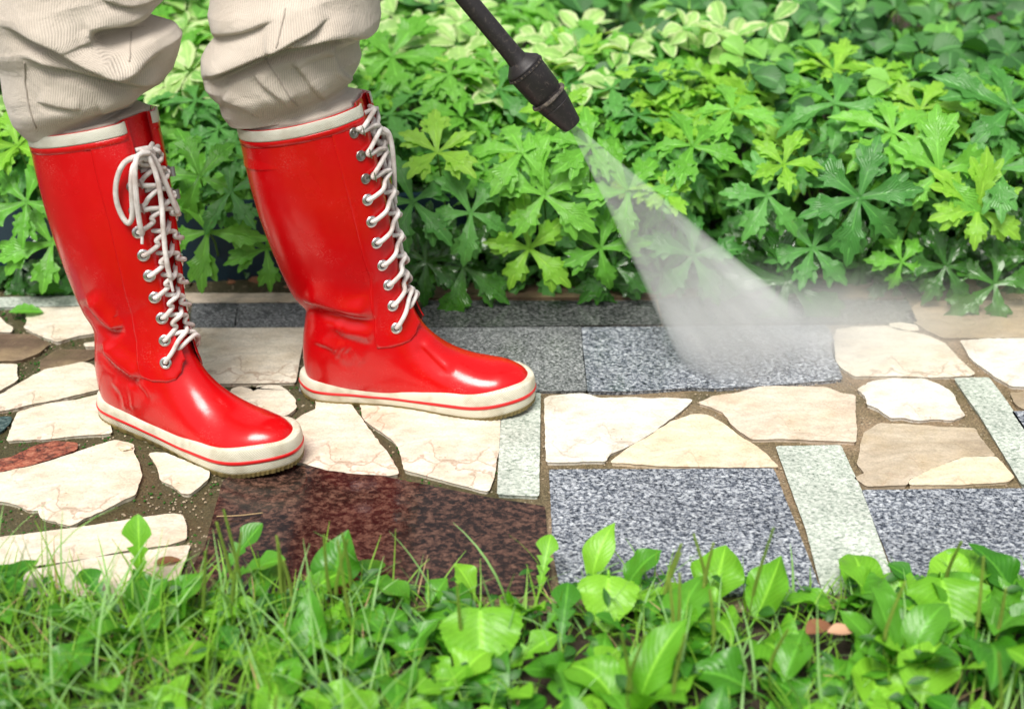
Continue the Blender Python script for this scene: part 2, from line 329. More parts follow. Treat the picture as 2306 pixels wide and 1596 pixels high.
def A_(x, y): return (.4342*x, 636.9+.4342*y)
def B_(x, y): return (412.1+.3874*x, 599.4+.3874*y)
def C_(x, y): return (1124+.5126*x, 655.6+.5125*y)
def D_(x, y): return (x, y)
stone_i = 0
def stone(pts, T, mat, rough=.0011, h=.0065, label=None, rnd=True, smoothc=True):
    global stone_i; stone_i += 1
    r = random.Random(stone_i*13+5)
    P = [G(*T(*p)) for p in pts]; P = [(p.x, p.y) for p in P]
    n = len(P); out = []
    # corner rounding + edge subdivision with small chips
    for i in range(n):
        a = np.array(P[i]); b = np.array(P[(i+1) % n]); pv = np.array(P[i-1]); L = np.linalg.norm(b-a)
        cr_ = min(.0035 if smoothc else .0025, L*.3, np.linalg.norm(a-pv)*.3)
        da = (pv-a)/(np.linalg.norm(pv-a)+1e-9)*cr_; db = (b-a)/(L+1e-9)*cr_
        for t in (0, .33, .67, 1): q = (a+da)*(1-t)**2+a*2*t*(1-t)+(a+db)*t*t; out.append((q, .3))
        b2 = b+((a-b)/(L+1e-9))*min(.0035 if smoothc else .0025, L*.3)
        k = max(1, int(L/.006))
        for j in range(1, k): out.append(((a+db)*(1-j/k)+b2*(j/k), 1.))
    Q = np.array([q for q, _ in out]); W = np.array([w_ for _, w_ in out]); m = len(Q)
    nx = np.roll(Q, -1, 0)-np.roll(Q, 1, 0); nrm = np.stack([nx[:, 1], -nx[:, 0]], 1); nrm /= np.linalg.norm(nrm, axis=1)[:, None]+1e-9
    area = .5*np.sum(Q[:, 0]*np.roll(Q[:, 1], -1)-np.roll(Q[:, 0], -1)*Q[:, 1])
    if area < 0: Q = Q[::-1]; nrm = nrm[::-1]; W = W[::-1]
    s = np.linspace(0, 1, m, endpoint=False); j = np.zeros(m)
    for k in range(14):
        fr = r.choice([3, 5, 7, 9, 13, 17, 23, 29, 37, 49]); j += math.sin(0)+np.sin(2*math.pi*fr*s+r.random()*6.28)*(3/(3+fr*.25))
    j = j/4*rough+np.array([r.gauss(0, rough*.28) for _ in range(m)])
    Q = Q+nrm*(j*W)[:, None]
    cx = Q.mean(0)
    def ringz(ins, z): return np.column_stack([Q-nrm*ins, np.full(m, z)])
    bev = .0016
    rings = [ringz(-.0005, -.004), ringz(0, h-.0022), ringz(bev*.35, h-.0007), ringz(bev, h)]
    V = np.concatenate(rings); F = []
    for a in range(3):
        for i in range(m): k = (i+1) % m; F.append((a*m+i, a*m+k, (a+1)*m+k, (a+1)*m+i))
    F.append(tuple(3*m+i for i in range(m)))
    loc = (cx[0], cx[1], 0); V = V-np.array([cx[0], cx[1], 0])
    o = mkobj('paving_stone', V, F, mat, path, loc, smooth=False)
    bm = bmesh.new(); bm.from_mesh(o.data); bmesh.ops.triangulate(bm, faces=[f for f in bm.faces if len(f.verts) > 4], ngon_method='EAR_CLIP'); bm.to_mesh(o.data); bm.free()
    if label: o['label'] = label
    return o
S = stone
# right half
S([(705, 750), (1306, 745), (1320, 888), (1100, 890), (900, 890), (676, 890)], D_, M['granite_warm'], .0004, label='grey granite slab behind the far boot', smoothc=False)
S([(362, 178), (1430, 168), (1465, 230), (1470, 310), (1502, 402), (1200, 430), (1050, 437), (950, 443), (850, 440), (600, 455), (390, 456)], C_, M['granite'], .0007, label='wide blue-grey granite slab under the water jet', smoothc=False)
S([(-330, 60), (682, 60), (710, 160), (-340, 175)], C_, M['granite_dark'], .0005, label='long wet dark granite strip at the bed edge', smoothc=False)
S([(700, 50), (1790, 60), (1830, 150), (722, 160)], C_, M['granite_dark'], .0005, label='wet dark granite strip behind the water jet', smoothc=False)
S([(-330, -20), (300, -20), (690, -15), (690, 42), (-330, 44)], C_, M['brownstone'], .0008)  # kerb strip: dark brown is wet stone plus shade painted into the colour
S([(708, -16), (1760, -16), (1780, 44), (704, 40)], C_, M['brownstone'], .0008)  # same kerb, its shade under the leaves also put into the colour
S([(1460, 250), (1485, 185), (1560, 175), (1700, 172), (1870, 210), (1950, 245), (2010, 310), (2085, 378), (2060, 388), (1900, 395), (1740, 388), (1560, 390), (1505, 355), (1475, 320)], C_, M['marble'], label='cream marble piece beside the jet landing spot')
S([(1712, 160), (1760, 155), (1830, 168), (1838, 188), (1780, 190), (1730, 180)], C_, M['marble'])
S([(1800, 100), (1850, 62), (2306, 60), (2560, 60), (2560, 218), (1950, 222), (1880, 190), (1820, 150)], C_, M['taupe'], label='wet taupe stone at the far right of the bed edge')  # wet, and the bed's shade is kept in this darker taupe
S([(2025, 235), (2130, 228), (2306, 225), (2560, 225), (2560, 440), (2250, 435), (2180, 395), (2080, 320)], C_, M['marble_white'], label='cracked white marble at the right frame edge')
S([(1575, 450), (1640, 415), (1720, 402), (1800, 405), (1860, 402), (1920, 425), (1975, 455), (2000, 500), (2040, 565), (1985, 585), (1900, 578), (1840, 585), (1770, 572), (1720, 575), (1660, 530), (1615, 515), (1612, 480)], C_, M['marble_white'], .0016, label='small bright white rounded marble piece')
S([(2000, 402), (2145, 398), (2200, 470), (2306, 625), (2480, 900), (2306, 870), (2295, 865), (2110, 560)], C_, M['granite_pale'], .0004, label='pale green granite strip at the right', smoothc=False)
S([(2245, 465), (2306, 462), (2560, 465), (2560, 536), (2306, 538), (2270, 515)], C_, M['taupe'])
S([(2255, 548), (2560, 545), (2560, 870), (2500, 870), (2306, 625)], C_, M['granite'], .0005, smoothc=False)
S([(875, 510), (940, 480), (1040, 468), (1140, 440), (1220, 436), (1430, 440), (1500, 468), (1558, 475), (1562, 680), (1400, 672), (1240, 665), (1110, 668), (1060, 635), (1020, 600), (985, 550), (930, 525)], C_, M['beige'], label='flat pinkish beige stone in the middle of the path')
S([(203, 490), (230, 478), (330, 470), (390, 472), (440, 490), (520, 488), (600, 486), (670, 492), (740, 488), (845, 495), (800, 540), (720, 600), (640, 660), (560, 700), (480, 735), (465, 765), (210, 768), (205, 600)], C_, M['marble_white'], label='large white marble piece right of the far boot toe')
S([(490, 770), (560, 715), (650, 660), (760, 590), (850, 560), (910, 562), (980, 600), (1050, 655), (1110, 690), (1170, 735), (1222, 790), (1100, 790), (700, 785), (560, 772)], C_, M['marble_warm'], label='honey coloured triangular marble piece')
S([(1218, 702), (1495, 697), (1590, 905), (1700, 1215), (1735, 1345), (1425, 1345), (1345, 1050)], C_, M['granite_pale'], .0004, label='pale green granite strip between the two blue granite slabs', smoothc=False)
S([(225, 805), (1200, 800), (1290, 1030), (1410, 1345), (275, 1345), (240, 1150)], C_, M['granite'], .0005, label='large blue-grey granite slab at the lawn, centre right', smoothc=False)
S([(1595, 895), (2600, 885), (2600, 1345), (1760, 1345), (1720, 1215)], C_, M['granite'], .0005, label='large blue-grey granite slab at the lawn, far right', smoothc=False)
S([(1605, 640), (1670, 600), (1800, 605), (1950, 618), (2085, 622), (2105, 660), (2172, 740), (2035, 744), (1895, 793), (1795, 844), (1785, 868), (1615, 875), (1560, 840), (1610, 820), (1575, 780), (1590, 690)], C_, M['taupe_pale'], label='mottled taupe stone with a slanting break')
S([(1806, 850), (1900, 800), (2040, 750), (2178, 747), (2255, 835), (2225, 855), (2020, 868), (1800, 867)], C_, M['marble_warm'], .0008)
S([(1133, 890), (1215, 895), (1211, 1126), (1122, 1122)], D_, M['granite_pale'], .0004, label='pale green granite strip under the far boot toe', smoothc=False)
S([(505, 1092), (530, 1077), (600, 1062), (640, 1057), (700, 1060), (800, 1070), (900, 1090), (1000, 1110), (1100, 1130), (1224, 1150), (1238, 1330), (1240, 1345), (410, 1345), (440, 1280), (465, 1240)], D_, M['granite_red'], .0004, .0060, 'large dark red granite slab at the lawn', smoothc=False)
S([(436, 748), (688, 747), (664, 870), (520, 872), (430, 872)], D_, M['marble'], .0005, label='cream marble slab between the two boots', smoothc=False)
S([(524, 885), (540, 880), (560, 880), (571, 893), (583, 878), (630, 878), (645, 888), (664, 910), (667, 926), (645, 944), (560, 945), (515, 905)], D_, M['marble'], .0013)
S([(640, 930), (700, 890), (780, 855), (778, 800), (960, 800), (1010, 880), (1100, 1000), (1180, 1100), (1250, 1230), (1200, 1240), (1000, 1228), (840, 1208), (700, 1165), (600, 1150), (560, 1100), (500, 1000)], B_, M['marble'], label='cream marble piece in front of the near boot toe')
S([(1035, 820), (1300, 800), (1850, 850), (1842, 900), (1830, 1100), (1800, 1260), (1770, 1332), (1600, 1290), (1400, 1235), (1290, 1205), (1260, 1080), (1220, 1030), (1160, 985), (1090, 940), (1050, 900)], B_, M['marble'], label='cream marble piece with red cracks under the far boot')
# edge strips between the boots
S([(60, 240), (318, 240), (300, 378), (50, 378)], B_, M['granite_warm'], .0006, smoothc=False)
S([(326, 240), (760, 238), (700, 376), (306, 378)], B_, M['granite_warm'], .0006, smoothc=False)
S([(-60, 178), (300, 182), (760, 178), (770, 228), (60, 234)], B_, M['beige'], .0009)
# left part
S([(0, 605), (60, 570), (130, 530), (240, 470), (330, 455), (430, 432), (480, 445), (520, 480), (560, 560), (420, 595), (300, 625), (180, 645), (60, 675), (-160, 710), (-160, 640)], A_, M['marble'], .0014, label='long cream marble piece left of the near heel')
S([(100, 690), (250, 650), (400, 630), (540, 595), (580, 800), (400, 812), (250, 830), (130, 835), (42, 840), (70, 770)], A_, M['marble'], .0012, label='cream marble piece touching the near heel')
S([(-160, 1040), (150, 980), (330, 925), (480, 875), (600, 838), (690, 860), (690, 900), (720, 960), (735, 1020), (700, 1120), (640, 1145), (540, 1200), (440, 1240), (370, 1280), (220, 1240), (210, 1200), (150, 1200), (60, 1160), (-160, 1130)], A_, M['marble'], .0014, label='big cracked cream marble piece at the lower left')
S([(780, 905), (860, 905), (1085, 1000), (1080, 1035), (1030, 1080), (985, 1115), (950, 1112), (900, 1070), (840, 1045), (825, 980)], A_, M['marble'], .0010)
S([(-160, 960), (60, 925), (200, 860), (280, 840), (400, 850), (400, 880), (340, 905), (150, 965), (-160, 1030)], A_, M['granite_orange'], .0008, .0055, 'rust red granite sliver on the left')
S([(130, 150), (470, 145), (540, 270), (380, 300), (300, 325), (230, 300), (130, 250), (150, 215)], A_, M['marble'], .0012)
S([(-160, 100), (460, 88), (470, 136), (140, 142), (-160, 150)], A_, M['granite_pale'], .0006)
S([(-160, 280), (170, 285), (255, 335), (200, 380), (110, 415), (-160, 430)], A_, M['brownstone'], .0010, .005, 'wet dark brown stone on the left')
S([(215, 420), (300, 362), (480, 365), (500, 395), (420, 430), (300, 450), (220, 475)], A_, M['brownstone'], .0010, .005)
S([(-160, 440), (90, 445), (85, 490), (95, 520), (0, 580), (-160, 620)], A_, M['marble'], .0012)
S([(-160, 175), (-20, 180), (30, 232), (65, 250), (60, 275), (-160, 270)], A_, M['marble'], .0010)
S([(440, 335), (560, 318), (560, 345), (450, 350)], A_, M['marble'], .0008)
S([(-160, 725), (20, 712), (60, 712), (50, 745), (0, 790), (-160, 830)], A_, M['granite_teal'], .0009, .005)
S([(-160, 1365), (200, 1320), (500, 1280), (750, 1240), (900, 1222), (945, 1230), (965, 1280), (965, 1350), (870, 1380), (700, 1400), (500, 1440), (200, 1500), (-160, 1530)], A_, M['marble'], .0010, label='long cream marble strip at the lawn, upper of two')
S([(-160, 1550), (300, 1480), (500, 1450), (760, 1415), (985, 1385), (960, 1460), (920, 1560), (900, 1640), (-160, 1640)], A_, M['marble'], .0010)
# a little more of the same paving beyond both sides of the view
for k, (x0, y0, x1, y1, mt) in enumerate([(-420, 690, -90, 790, 'marble'), (-420, 805, -90, 930, 'granite'), (-440, 945, -90, 1100, 'marble'), (-440, 1115, -90, 1340, 'granite_red'),
                                          (2460, 690, 2850, 790, 'marble'), (2450, 805, 2850, 930, 'granite'), (2480, 945, 2880, 1090, 'marble_warm'), (2500, 1110, 2900, 1340, 'granite_pale')]):
    S([(x0, y0+6), ((x0+x1)/2, y0), (x1, y0+5), (x1-6, y1), ((x0+x1)/2, y1-6), (x0+5, y1)], D_, M[mt])

# ---------------------------------------------------------------- creases pressed into cloth and rubber
def crease_field(P, creases):
    x, y = proj(P); out = np.zeros(x.shape)
    for pts, amp, wd in creases:
        p = cr(np.array(pts, float), np.linspace(0, len(pts)-1, (len(pts)-1)*5+1))
        best = np.full(x.shape, 1e9); sgn = np.zeros(x.shape); tt = np.zeros(x.shape)
        n = len(p)-1
        for i in range(n):
            a, b = p[i], p[i+1]; d = b-a; L2 = d@d+1e-9
            u = np.clip(((x-a[0])*d[0]+(y-a[1])*d[1])/L2, 0, 1)
            qx, qy = a[0]+u*d[0]-x, a[1]+u*d[1]-y; dist = np.hypot(qx, qy)
            side = np.sign((x-a[0])*d[1]-(y-a[1])*d[0])      # + above the line when drawn left to right
            m = dist < best; best = np.where(m, dist, best); sgn = np.where(m, side, sgn); tt = np.where(m, (i+u)/n, tt)
        s = best*sgn; taper = sst(tt/.22)*sst((1-tt)/.22)
        ridge = np.where(s > wd*.8, np.exp(-((s-wd*.8)/(1.5*wd))**2), np.exp(-((s-wd*.8)/(.62*wd))**2))
        valley = np.exp(-((s+wd*.35)/(wd*.6))**2)
        out += amp*taper*(ridge-.5*valley-.38*np.exp(-((s-wd*.05)/(wd*.17))**2))
    return out

# ---------------------------------------------------------------- the boots
#            top/front x,z      bottom/back x,z    centre  p_top p_bot
ST = [((.3035, .036), (.3035, .014), .45, 2.0, 2.2),
      ((.3000, .050), (.3000, .011), .42, 2.0, 2.6),
      ((.2900, .0595), (.2905, .010), .40, 2.1, 3.2),
      ((.2700, .0655), (.2720, .010), .38, 2.1, 3.6),
      ((.2480, .0665), (.2480, .010), .38, 2.1, 3.8),
      ((.2250, .0700), (.2230, .010), .36, 2.0, 3.8),
      ((.2020, .0790), (.1950, .010), .34, 1.95, 3.8),
      ((.1820, .0925), (.1660, .010), .34, 1.9, 3.6),
      ((.1660, .1085), (.1350, .010), .36, 1.9, 3.4),
      ((.1560, .1240), (.1020, .010), .38, 1.95, 3.2),
      ((.1500, .1390), (.0680, .010), .42, 2.0, 3.0),
      ((.1465, .1520), (.0370, .010), .46, 2.0, 2.8),
      ((.1440, .1640), (.0130, .016), .50, 2.0, 2.5),
      ((.1420, .1750), (.0035, .036), .50, 2.0, 2.3),
      ((.1405, .1850), (.0015, .060), .50, 2.0, 2.2),
      ((.1395, .1950), (.0035, .086), .50, 2.0, 2.1),
      ((.1385, .2050), (.0075, .110), .50, 2.0, 2.0),
      ((.1375, .2160), (.0080, .127), .50, 2.0, 2.0),
      ((.1360, .2300), (-.0060, .147), .50, 2.0, 2.0),
      ((.1335, .2500), (-.0170, .175), .50, 2.0, 2.0),
      ((.1305, .2750), (-.0290, .212), .50, 2.0, 2.0),
      ((.1260, .3050), (-.0400, .252), .50, 2.0, 2.0),
      ((.1205, .3380), (-.0480, .292), .50, 2.0, 2.0),
      ((.1140, .3700), (-.0535, .330), .50, 2.0, 2.0),
      ((.1080, .3950), (-.0560, .358), .50, 2.0, 2.0),
      ((.1040, .4120), (-.0575, .376), .50, 2.0, 2.0)]
NS = len(ST)
# plan outline of the sole of a left foot (y>0 is the outer side)
OL = [(-.005, 0), (.003, .020), (.022, .0325), (.055, .0365), (.10, .038), (.14, .0415), (.18, .047), (.22, .0500), (.255, .0465), (.281, .035), (.300, .017),
      (.308, -.004), (.302, -.026), (.286, -.041), (.26, -.049), (.23, -.0495), (.20, -.0455), (.16, -.0365), (.12, -.0315), (.08, -.0320), (.045, -.0335), (.02, -.030), (.003, -.017)]
def outline(n=220):
    a = np.array(OL); m = len(a); t = np.linspace(0, m, n, endpoint=False); i = np.floor(t).astype(int); f = (t-i)[:, None]
    g = lambda k: a[k % m]
    p0, p1, p2, p3 = g(i-1), g(i), g(i+1), g(i+2)
    return .5*(2*p1+(p2-p0)*f+(2*p0-5*p1+4*p2-p3)*f*f+(3*p1-p0-3*p2+p3)*f**3)
OUT = outline()
def wid(x, side):
    q = OUT[OUT[:, 1] > 0] if side > 0 else OUT[OUT[:, 1] < 0]
    q = q[np.argsort(q[:, 0])]; return np.interp(x, q[:, 0], np.abs(q[:, 1]))
SHW = {12: .041, 13: .0425, 14: .0430, 15: .0435, 16: .0440, 17: .0460, 18: .050, 19: .054, 20: .058, 21: .0615, 22: .064, 23: .066, 24: .067, 25: .068}
def station_w(side):
    o = []
    for k, s in enumerate(ST):
        if k <= 6: v = max(.004, wid(min(s[1][0], .3045), side)-.0025)
        elif k < 12: a = wid(s[1][0], side)-.0015; f = (k-6)/6; v = a*(1-f)+.041*f
        else: v = SHW[k]
        o.append(v)
    return np.array(o)

class Boot:
    def __init__(s, foot, hx, hy, yaw, creases, person, lean=0.):
        s.flip = 1 if foot == 'left' else -1
        s.hx, s.hy, s.yaw = hx, hy, yaw; s.cr = creases; s.lean = lean
        s.T = np.array([a[0] for a in ST]); s.B = np.array([a[1] for a in ST])
        s.c = np.array([a[2] for a in ST]); s.pt = np.array([a[3] for a in ST]); s.pb = np.array([a[4] for a in ST])
        s.wp = station_w(1); s.wn = station_w(-1)
        if s.flip < 0: s.wp, s.wn = s.wn, s.wp
        s.e = empty('boot', (hx, hy, 0)); s.e.parent = person; s.e.location = Vector((hx, hy, 0))-person.location
        s.e.rotation_euler = (0, 0, -yaw)
    def world(s, P):
        c, n = math.cos(s.yaw), math.sin(s.yaw); x, y, z = P[..., 0], P[..., 1], P[..., 2]
        return np.stack([s.hx+x*c+y*n, s.hy-x*n+y*c, z], -1)
    def local(s, W):
        c, n = math.cos(s.yaw), math.sin(s.yaw); W = np.asarray([tuple(q) for q in W]); x = W[..., 0]-s.hx; y = W[..., 1]-s.hy
        return np.stack([x*c-y*n, x*n+y*c, W[..., 2]], -1)
    def raw(s, t, ph):
        t = np.asarray(t, float); ph = np.asarray(ph, float); t, ph = np.broadcast_arrays(t, ph)
        T = cr(s.T, t); B = cr(s.B, t); c = cr(s.c, t)[..., None]; C = B+c*(T-B)
        wp = np.maximum(cr(s.wp, t), .002); wn = np.maximum(cr(s.wn, t), .002)
        cs, sn = np.cos(ph), np.sin(ph); p = np.where(cs >= 0, cr(s.pt, t), cr(s.pb, t))
        a = np.abs(cs)**(2/p); b = np.abs(sn)**(2/p)
        xz = C+np.where((cs >= 0)[..., None], (T-C)*a[..., None], (B-C)*a[..., None])
        y = np.where(sn >= 0, wp, -wn)*b
        # flatten the tongue zone between the facings
        ad = np.abs(np.arctan2(sn, cs)); shaft = sst((t-10.)/2.0); ins = -.0075*shaft*(1-sst((ad-.22)/.22))
        P = np.stack([xz[..., 0]+ins, y, xz[..., 1]], -1)
        P[..., 1] += s.lean*np.clip(P[..., 2]-.12, 0, 1)
        return P
    def nrm(s, t, ph, f=None):
        f = f or s.raw; e = 2e-3
        a = f(np.asarray(t)+e, ph)-f(np.asarray(t)-e, ph); b = f(t, np.asarray(ph)+e)-f(t, np.asarray(ph)-e)
        n = np.cross(b, a); return n/(np.linalg.norm(n, axis=-1)[..., None]+1e-12)
    def surf(s, t, ph):
        P = s.raw(t, ph); n = s.nrm(t, ph); C = P.copy()
        d = crease_field(s.world(P), s.cr)
        vn = n[..., 0]*math.sin(-s.yaw)*-1*-1; wn_ = -(-n[..., 0]*math.sin(s.yaw)+n[..., 1]*math.cos(s.yaw))  # facing the photographer
        return P+n*(d*sst((wn_+.25)/.5))[..., None]
    def off(s, t, ph, o): return s.surf(t, ph)+s.nrm(t, ph)*np.asarray(o)[..., None] if np.ndim(o) else s.surf(t, ph)+s.nrm(t, ph)*o
    def build(s, label):
        tt = np.concatenate([np.linspace(0, 3, 22)[:-1], np.linspace(3, 12, 56)[:-1], np.linspace(12, NS-1, 112)])
        m = 144; an = np.linspace(0, 2*math.pi, m, endpoint=False)
        Pg = s.surf(tt[:, None], an[None]); V, F = grid(Pg, True); nV = len(V)
        # toe pole, rolled top rim and inner wall
        V = list(V); V.append(np.array([.3045, s.flip*-.004, .026])); F += [(nV, (j+1) % m, j) for j in range(m)]
        n = s.nrm(np.full(m, NS-1.), an); base = (len(tt)-1)*m; last = base
        P0 = s.surf(np.full(m, NS-1.), an)
        for (ins, dz) in ((.0000, .0003), (.0014, .0007), (.0028, .0002), (.0032, -.012), (.0034, -.05)):
            st = len(V); V += list(P0-n*ins+np.array([0, 0, dz]))
            F += [(last+j, last+(j+1) % m, st+(j+1) % m, st+j) for j in range(m)]; last = st
        o = mkobj('upper', V, F, M['red'], s.e)
        # ---- sole
        q = OUT.copy(); q[:, 1] *= s.flip
        if s.flip < 0: q = q[::-1]
        d = np.roll(q, -1, 0)-np.roll(q, 1, 0); nn = np.stack([d[:, 1], -d[:, 0]], 1); nn /= np.linalg.norm(nn, axis=1)[:, None]
        if np.sum((q-q.mean(0))*nn) < 0: nn = -nn
        x = q[:, 0]; lift = .0115*sst((x-.225)/.085)**1.3+.003*sst((.02-x)/.03)
        ztop = .0355+.0040*sst((x-.16)/.06)+.0120*sst((x-.215)/.085)-.004*sst((x-.06)/.05)*sst((.2-x)/.06)
        zb = .0078+lift; L = np.r_[0, np.cumsum(np.linalg.norm(d, axis=1)/2)][:len(q)]
        def loft(sec, name, mat, uvy=True):
            rows = []; uvr = []
            for (o_, f_) in sec:
                z = zb+(ztop-zb)*f_; rows.append(np.column_stack([q+nn*o_, z])); uvr.append(np.column_stack([L, z]))
            P = np.array(rows); V_, F_ = grid(P, True, flip=True); return mkobj(name, V_, F_, mat, s.e, uv=np.array(uvr).reshape(-1, 2))
        loft([(-.012, -.02), (-.001, -.02), (.0012, .02), (.0019, .12), (.0022, .30), (.0020, .5), (.0016, .75), (.0004, .93), (-.0006, .995), (-.004, 1.0), (-.012, .97)], 'foxing_band', M['foxing'])
        st_ = [(.0015, .39), (.0026, .395), (.0030, .45), (.0029, .51), (.0025, .535), (.0010, .54)]
        loft(st_, 'stripe', M['stripe'])
        # outsole with a toothed tread edge
        k = len(q); teeth = (np.sin(L*2*math.pi/.0058) > 0)*.0016
        rows = [np.column_stack([q*0+q.mean(0)*1.0, np.full(k, .004)]), np.column_stack([q+nn*(-.006), lift*1.0+.0005]), np.column_stack([q+nn*(-.0030-teeth[:, None]), lift+.0004]),
                np.column_stack([q+nn*(.0016-teeth[:, None]), lift+.0030]), np.column_stack([q+nn*(.0022-teeth[:, None]*.5), zb+.0004]), np.column_stack([q+nn*(.0018), zb+.0012]), np.column_stack([q-nn*.004, zb+.0012])]
        V_, F_ = grid(np.array(rows), True, flip=True); mkobj('outsole', V_, F_, M['gum'], s.e, smooth=False)
        # ---- white cuff band, open at the front
        c = np.linspace(R(19), R(341), 170)
        pa = np.minimum(c, 2*math.pi-c); rr_ = np.interp(NS-1.2, s.rear[0], s.rear[1])
        fl = np.where(pa < rr_+.02, .0021+.0055*np.clip(1-(pa-R(13))/(rr_-R(13))/.45, 0, 1)**1.6, 0); fl = np.convolve(np.pad(fl, 3, 'edge'), np.ones(7)/7, 'valid')
        arcT = lambda z: NS-1-z*62            # metres below the rim -> t
        rows = []; uvr = []
        cl = np.r_[0, np.cumsum(np.linalg.norm(np.diff(s.surf(np.full(170, NS-1.2), c), axis=0), axis=1))]
        for (dt, o_) in ((.0134, -.0006), (.0132, .0008), (.0120, .0011), (.007, .0012), (.0012, .0011), (.0002, .0007), (.0000, -.0006)):
            rows.append(s.off(arcT(dt), c, o_+fl)); uvr.append(np.column_stack([cl, np.full(170, dt)]))
        V_, F_ = grid(np.array(rows)); mkobj('cuff_band', V_, F_, M['cuff'], s.e, uv=np.array(uvr).reshape(-1, 2))
        rows = [s.off(arcT(dt), c, o_+fl) for dt, o_ in ((.0190, -.0004), (.0185, .0006), (.0146, .0008), (.0137, .0004), (.0135, -.0004))]
        V_, F_ = grid(np.array(rows)); mkobj('cuff_piping', V_, F_, M['red'], s.e)
        # back stay: slim vertical strip down the heel
        cb = np.linspace(R(173), R(187), 9); tb = np.linspace(13, NS-1.05, 70)
        P = s.off(tb[:, None], cb[None], .0009*np.sin(np.linspace(0, math.pi, 9))[None]**.4+0*tb[:, None]); V_, F_ = grid(P); mkobj('back_stay', V_, F_, M['red'], s.e)
        # ---- lace facings
        for side in (-1, 1):
            nu, nv = 34, 110; u = np.linspace(0, 1, nu); t1 = NS-1.02; ph1 = R(13)
            rt, rp = s.rear; bt, bp = s.bott            # rear seam and lower edge in (t, angle)
            vv = np.linspace(0, 1, nv)[None]; tv = 12+(t1-12)*vv+0*u[:, None]
            for _k in range(6):
                php = ph1+(np.interp(tv, rt, rp)-ph1)*u[:, None]
                t0 = np.interp(php[:, :1], bp, bt); tv = t0+(t1-t0)*vv
            php = php*side
            edge = np.minimum(1, np.minimum(u/.05, (1-u)/.04))[:, None]*np.minimum(1, np.linspace(0, 1, nv)/.012)[None]
            lift_ = .0020+.0055*(np.clip(1-u/.45, 0, 1)**1.6)[:, None]
            O = s.off(tv, php, lift_*1.0-(1-sst(edge))*.0012); I = s.off(tv, php, lift_-.0028)
            Vo, Fo = grid(O, flip=(side > 0)); Vi, Fi = grid(I, flip=(side < 0)); N0 = len(Vo)
            F_ = list(Fo)+[tuple(k_+N0 for k_ in f) for f in Fi]; mi = [0]*len(Fo)+[1]*len(Fi)
            ring = [i*nv for i in range(nu)]+[(nu-1)*nv+j for j in range(1, nv)]+[i*nv+nv-1 for i in range(nu-2, -1, -1)]+[j for j in range(nv-2, 0, -1)]
            for a_ in range(len(ring)):
                b_ = (a_+1) % len(ring); F_.append((ring[a_], ring[b_], ring[b_]+N0, ring[a_]+N0)); mi.append(0)
            mkobj('lace_facing', np.concatenate([Vo, Vi]), F_, None, s.e, mats=[M['red'], M['lining']], midx=mi)
        # ---- eyelets, hooks
        TE = s.te
        PH = s.ph_e
        for side in (-1, 1):
            for k in range(10):
                t = TE[k]; ph = PH[k]*side; p = s.off(t, ph, .0022+.0055*max(0, 1-((abs(ph)-R(13))/(R(53)))/.45)**1.6); n_ = s.nrm(t, ph)
                n_ = Vector(n_).normalized(); q_ = n_.to_track_quat('Z', 'Y')
                if k < 7:
                    a = Acc(); c_ = [(math.cos(v)*.0056, math.sin(v)*.0056, .0004) for v in np.linspace(0, 2*math.pi, 25)]
                    sec = [(.0036, -.001), (.0038, .0009), (.0050, .0017), (.0066, .0014), (.0076, .0003), (.0076, -.0004)]
                    P = np.array([[(r_*math.cos(v), r_*math.sin(v), z_) for v in np.linspace(0, 2*math.pi, 28, endpoint=False)] for r_, z_ in sec])
                    V_, F_ = grid(P, True, flip=True); a.add(V_, F_)
                    o = a.obj('eyelet', M['nickel'], s.e, tuple(p)); o.rotation_mode = 'QUATERNION'; o.rotation_quaternion = q_
                    P = np.array([[(r_*math.cos(v), r_*math.sin(v), .0003) for v in np.linspace(0, 2*math.pi, 20, endpoint=False)] for r_ in (.0002, .0038)])
                    V_, F_ = grid(P, True, flip=True); h = mkobj('eyelet_hole', V_, F_, M['dark'], s.e, tuple(p)); h.rotation_mode = 'QUATERNION'; h.rotation_quaternion = q_  # flat dark disc painting the unlit inside of the eyelet
                else:
                    a = Acc()
                    sec = [(.0002, .0012), (.0012, .0012), (.0016, .0005), (.003, .0005), (.0036, .0012), (.0060, .0012), (.0066, .0005), (.0066, -.0006)]
                    P = np.array([[(r_*math.cos(v), r_*math.sin(v), z_) for v in np.linspace(0, 2*math.pi, 24, endpoint=False)] for r_, z_ in sec]); V_, F_ = grid(P, True, flip=True); a.add(V_, F_)
                    # the hook tongue reaching to the front then curling out
                    fw = Vector(s.surf(t, ph*.7)-s.surf(t, ph)).normalized(); fw = (q_.inverted() @ fw); fw.z = 0; fw.normalize(); sd_ = Vector((-fw.y, fw.x, 0))
                    prof = [(.004, .0008), (.007, .0012), (.0095, .0032), (.0105, .0058), (.0098, .0080), (.0082, .0092)]
                    rows = []
                    for (f_, z_) in prof:
                        ww = .0030 if z_ < .003 else .0058
                        rows.append([tuple(fw*(f_)+sd_*v*ww+Vector((0, 0, z_))) for v in (-1, -.6, 0, .6, 1)])
                    P = np.array(rows); V_, F_ = grid(P); a.add(V_, F_); a.add(P.reshape(-1, 3)-np.array([0, 0, .0008]), [f[::-1] for f in F_])
                    o = a.obj('lace_hook', M['dknickel'], s.e, tuple(p)); o.rotation_mode = 'QUATERNION'; o.rotation_quaternion = q_
        # ---- laces
        rl = .0029; A1 = Acc()
        fo = lambda ph: .0022+.0055*max(0, 1-((abs(ph)-R(13))/(R(53)))/.45)**1.6
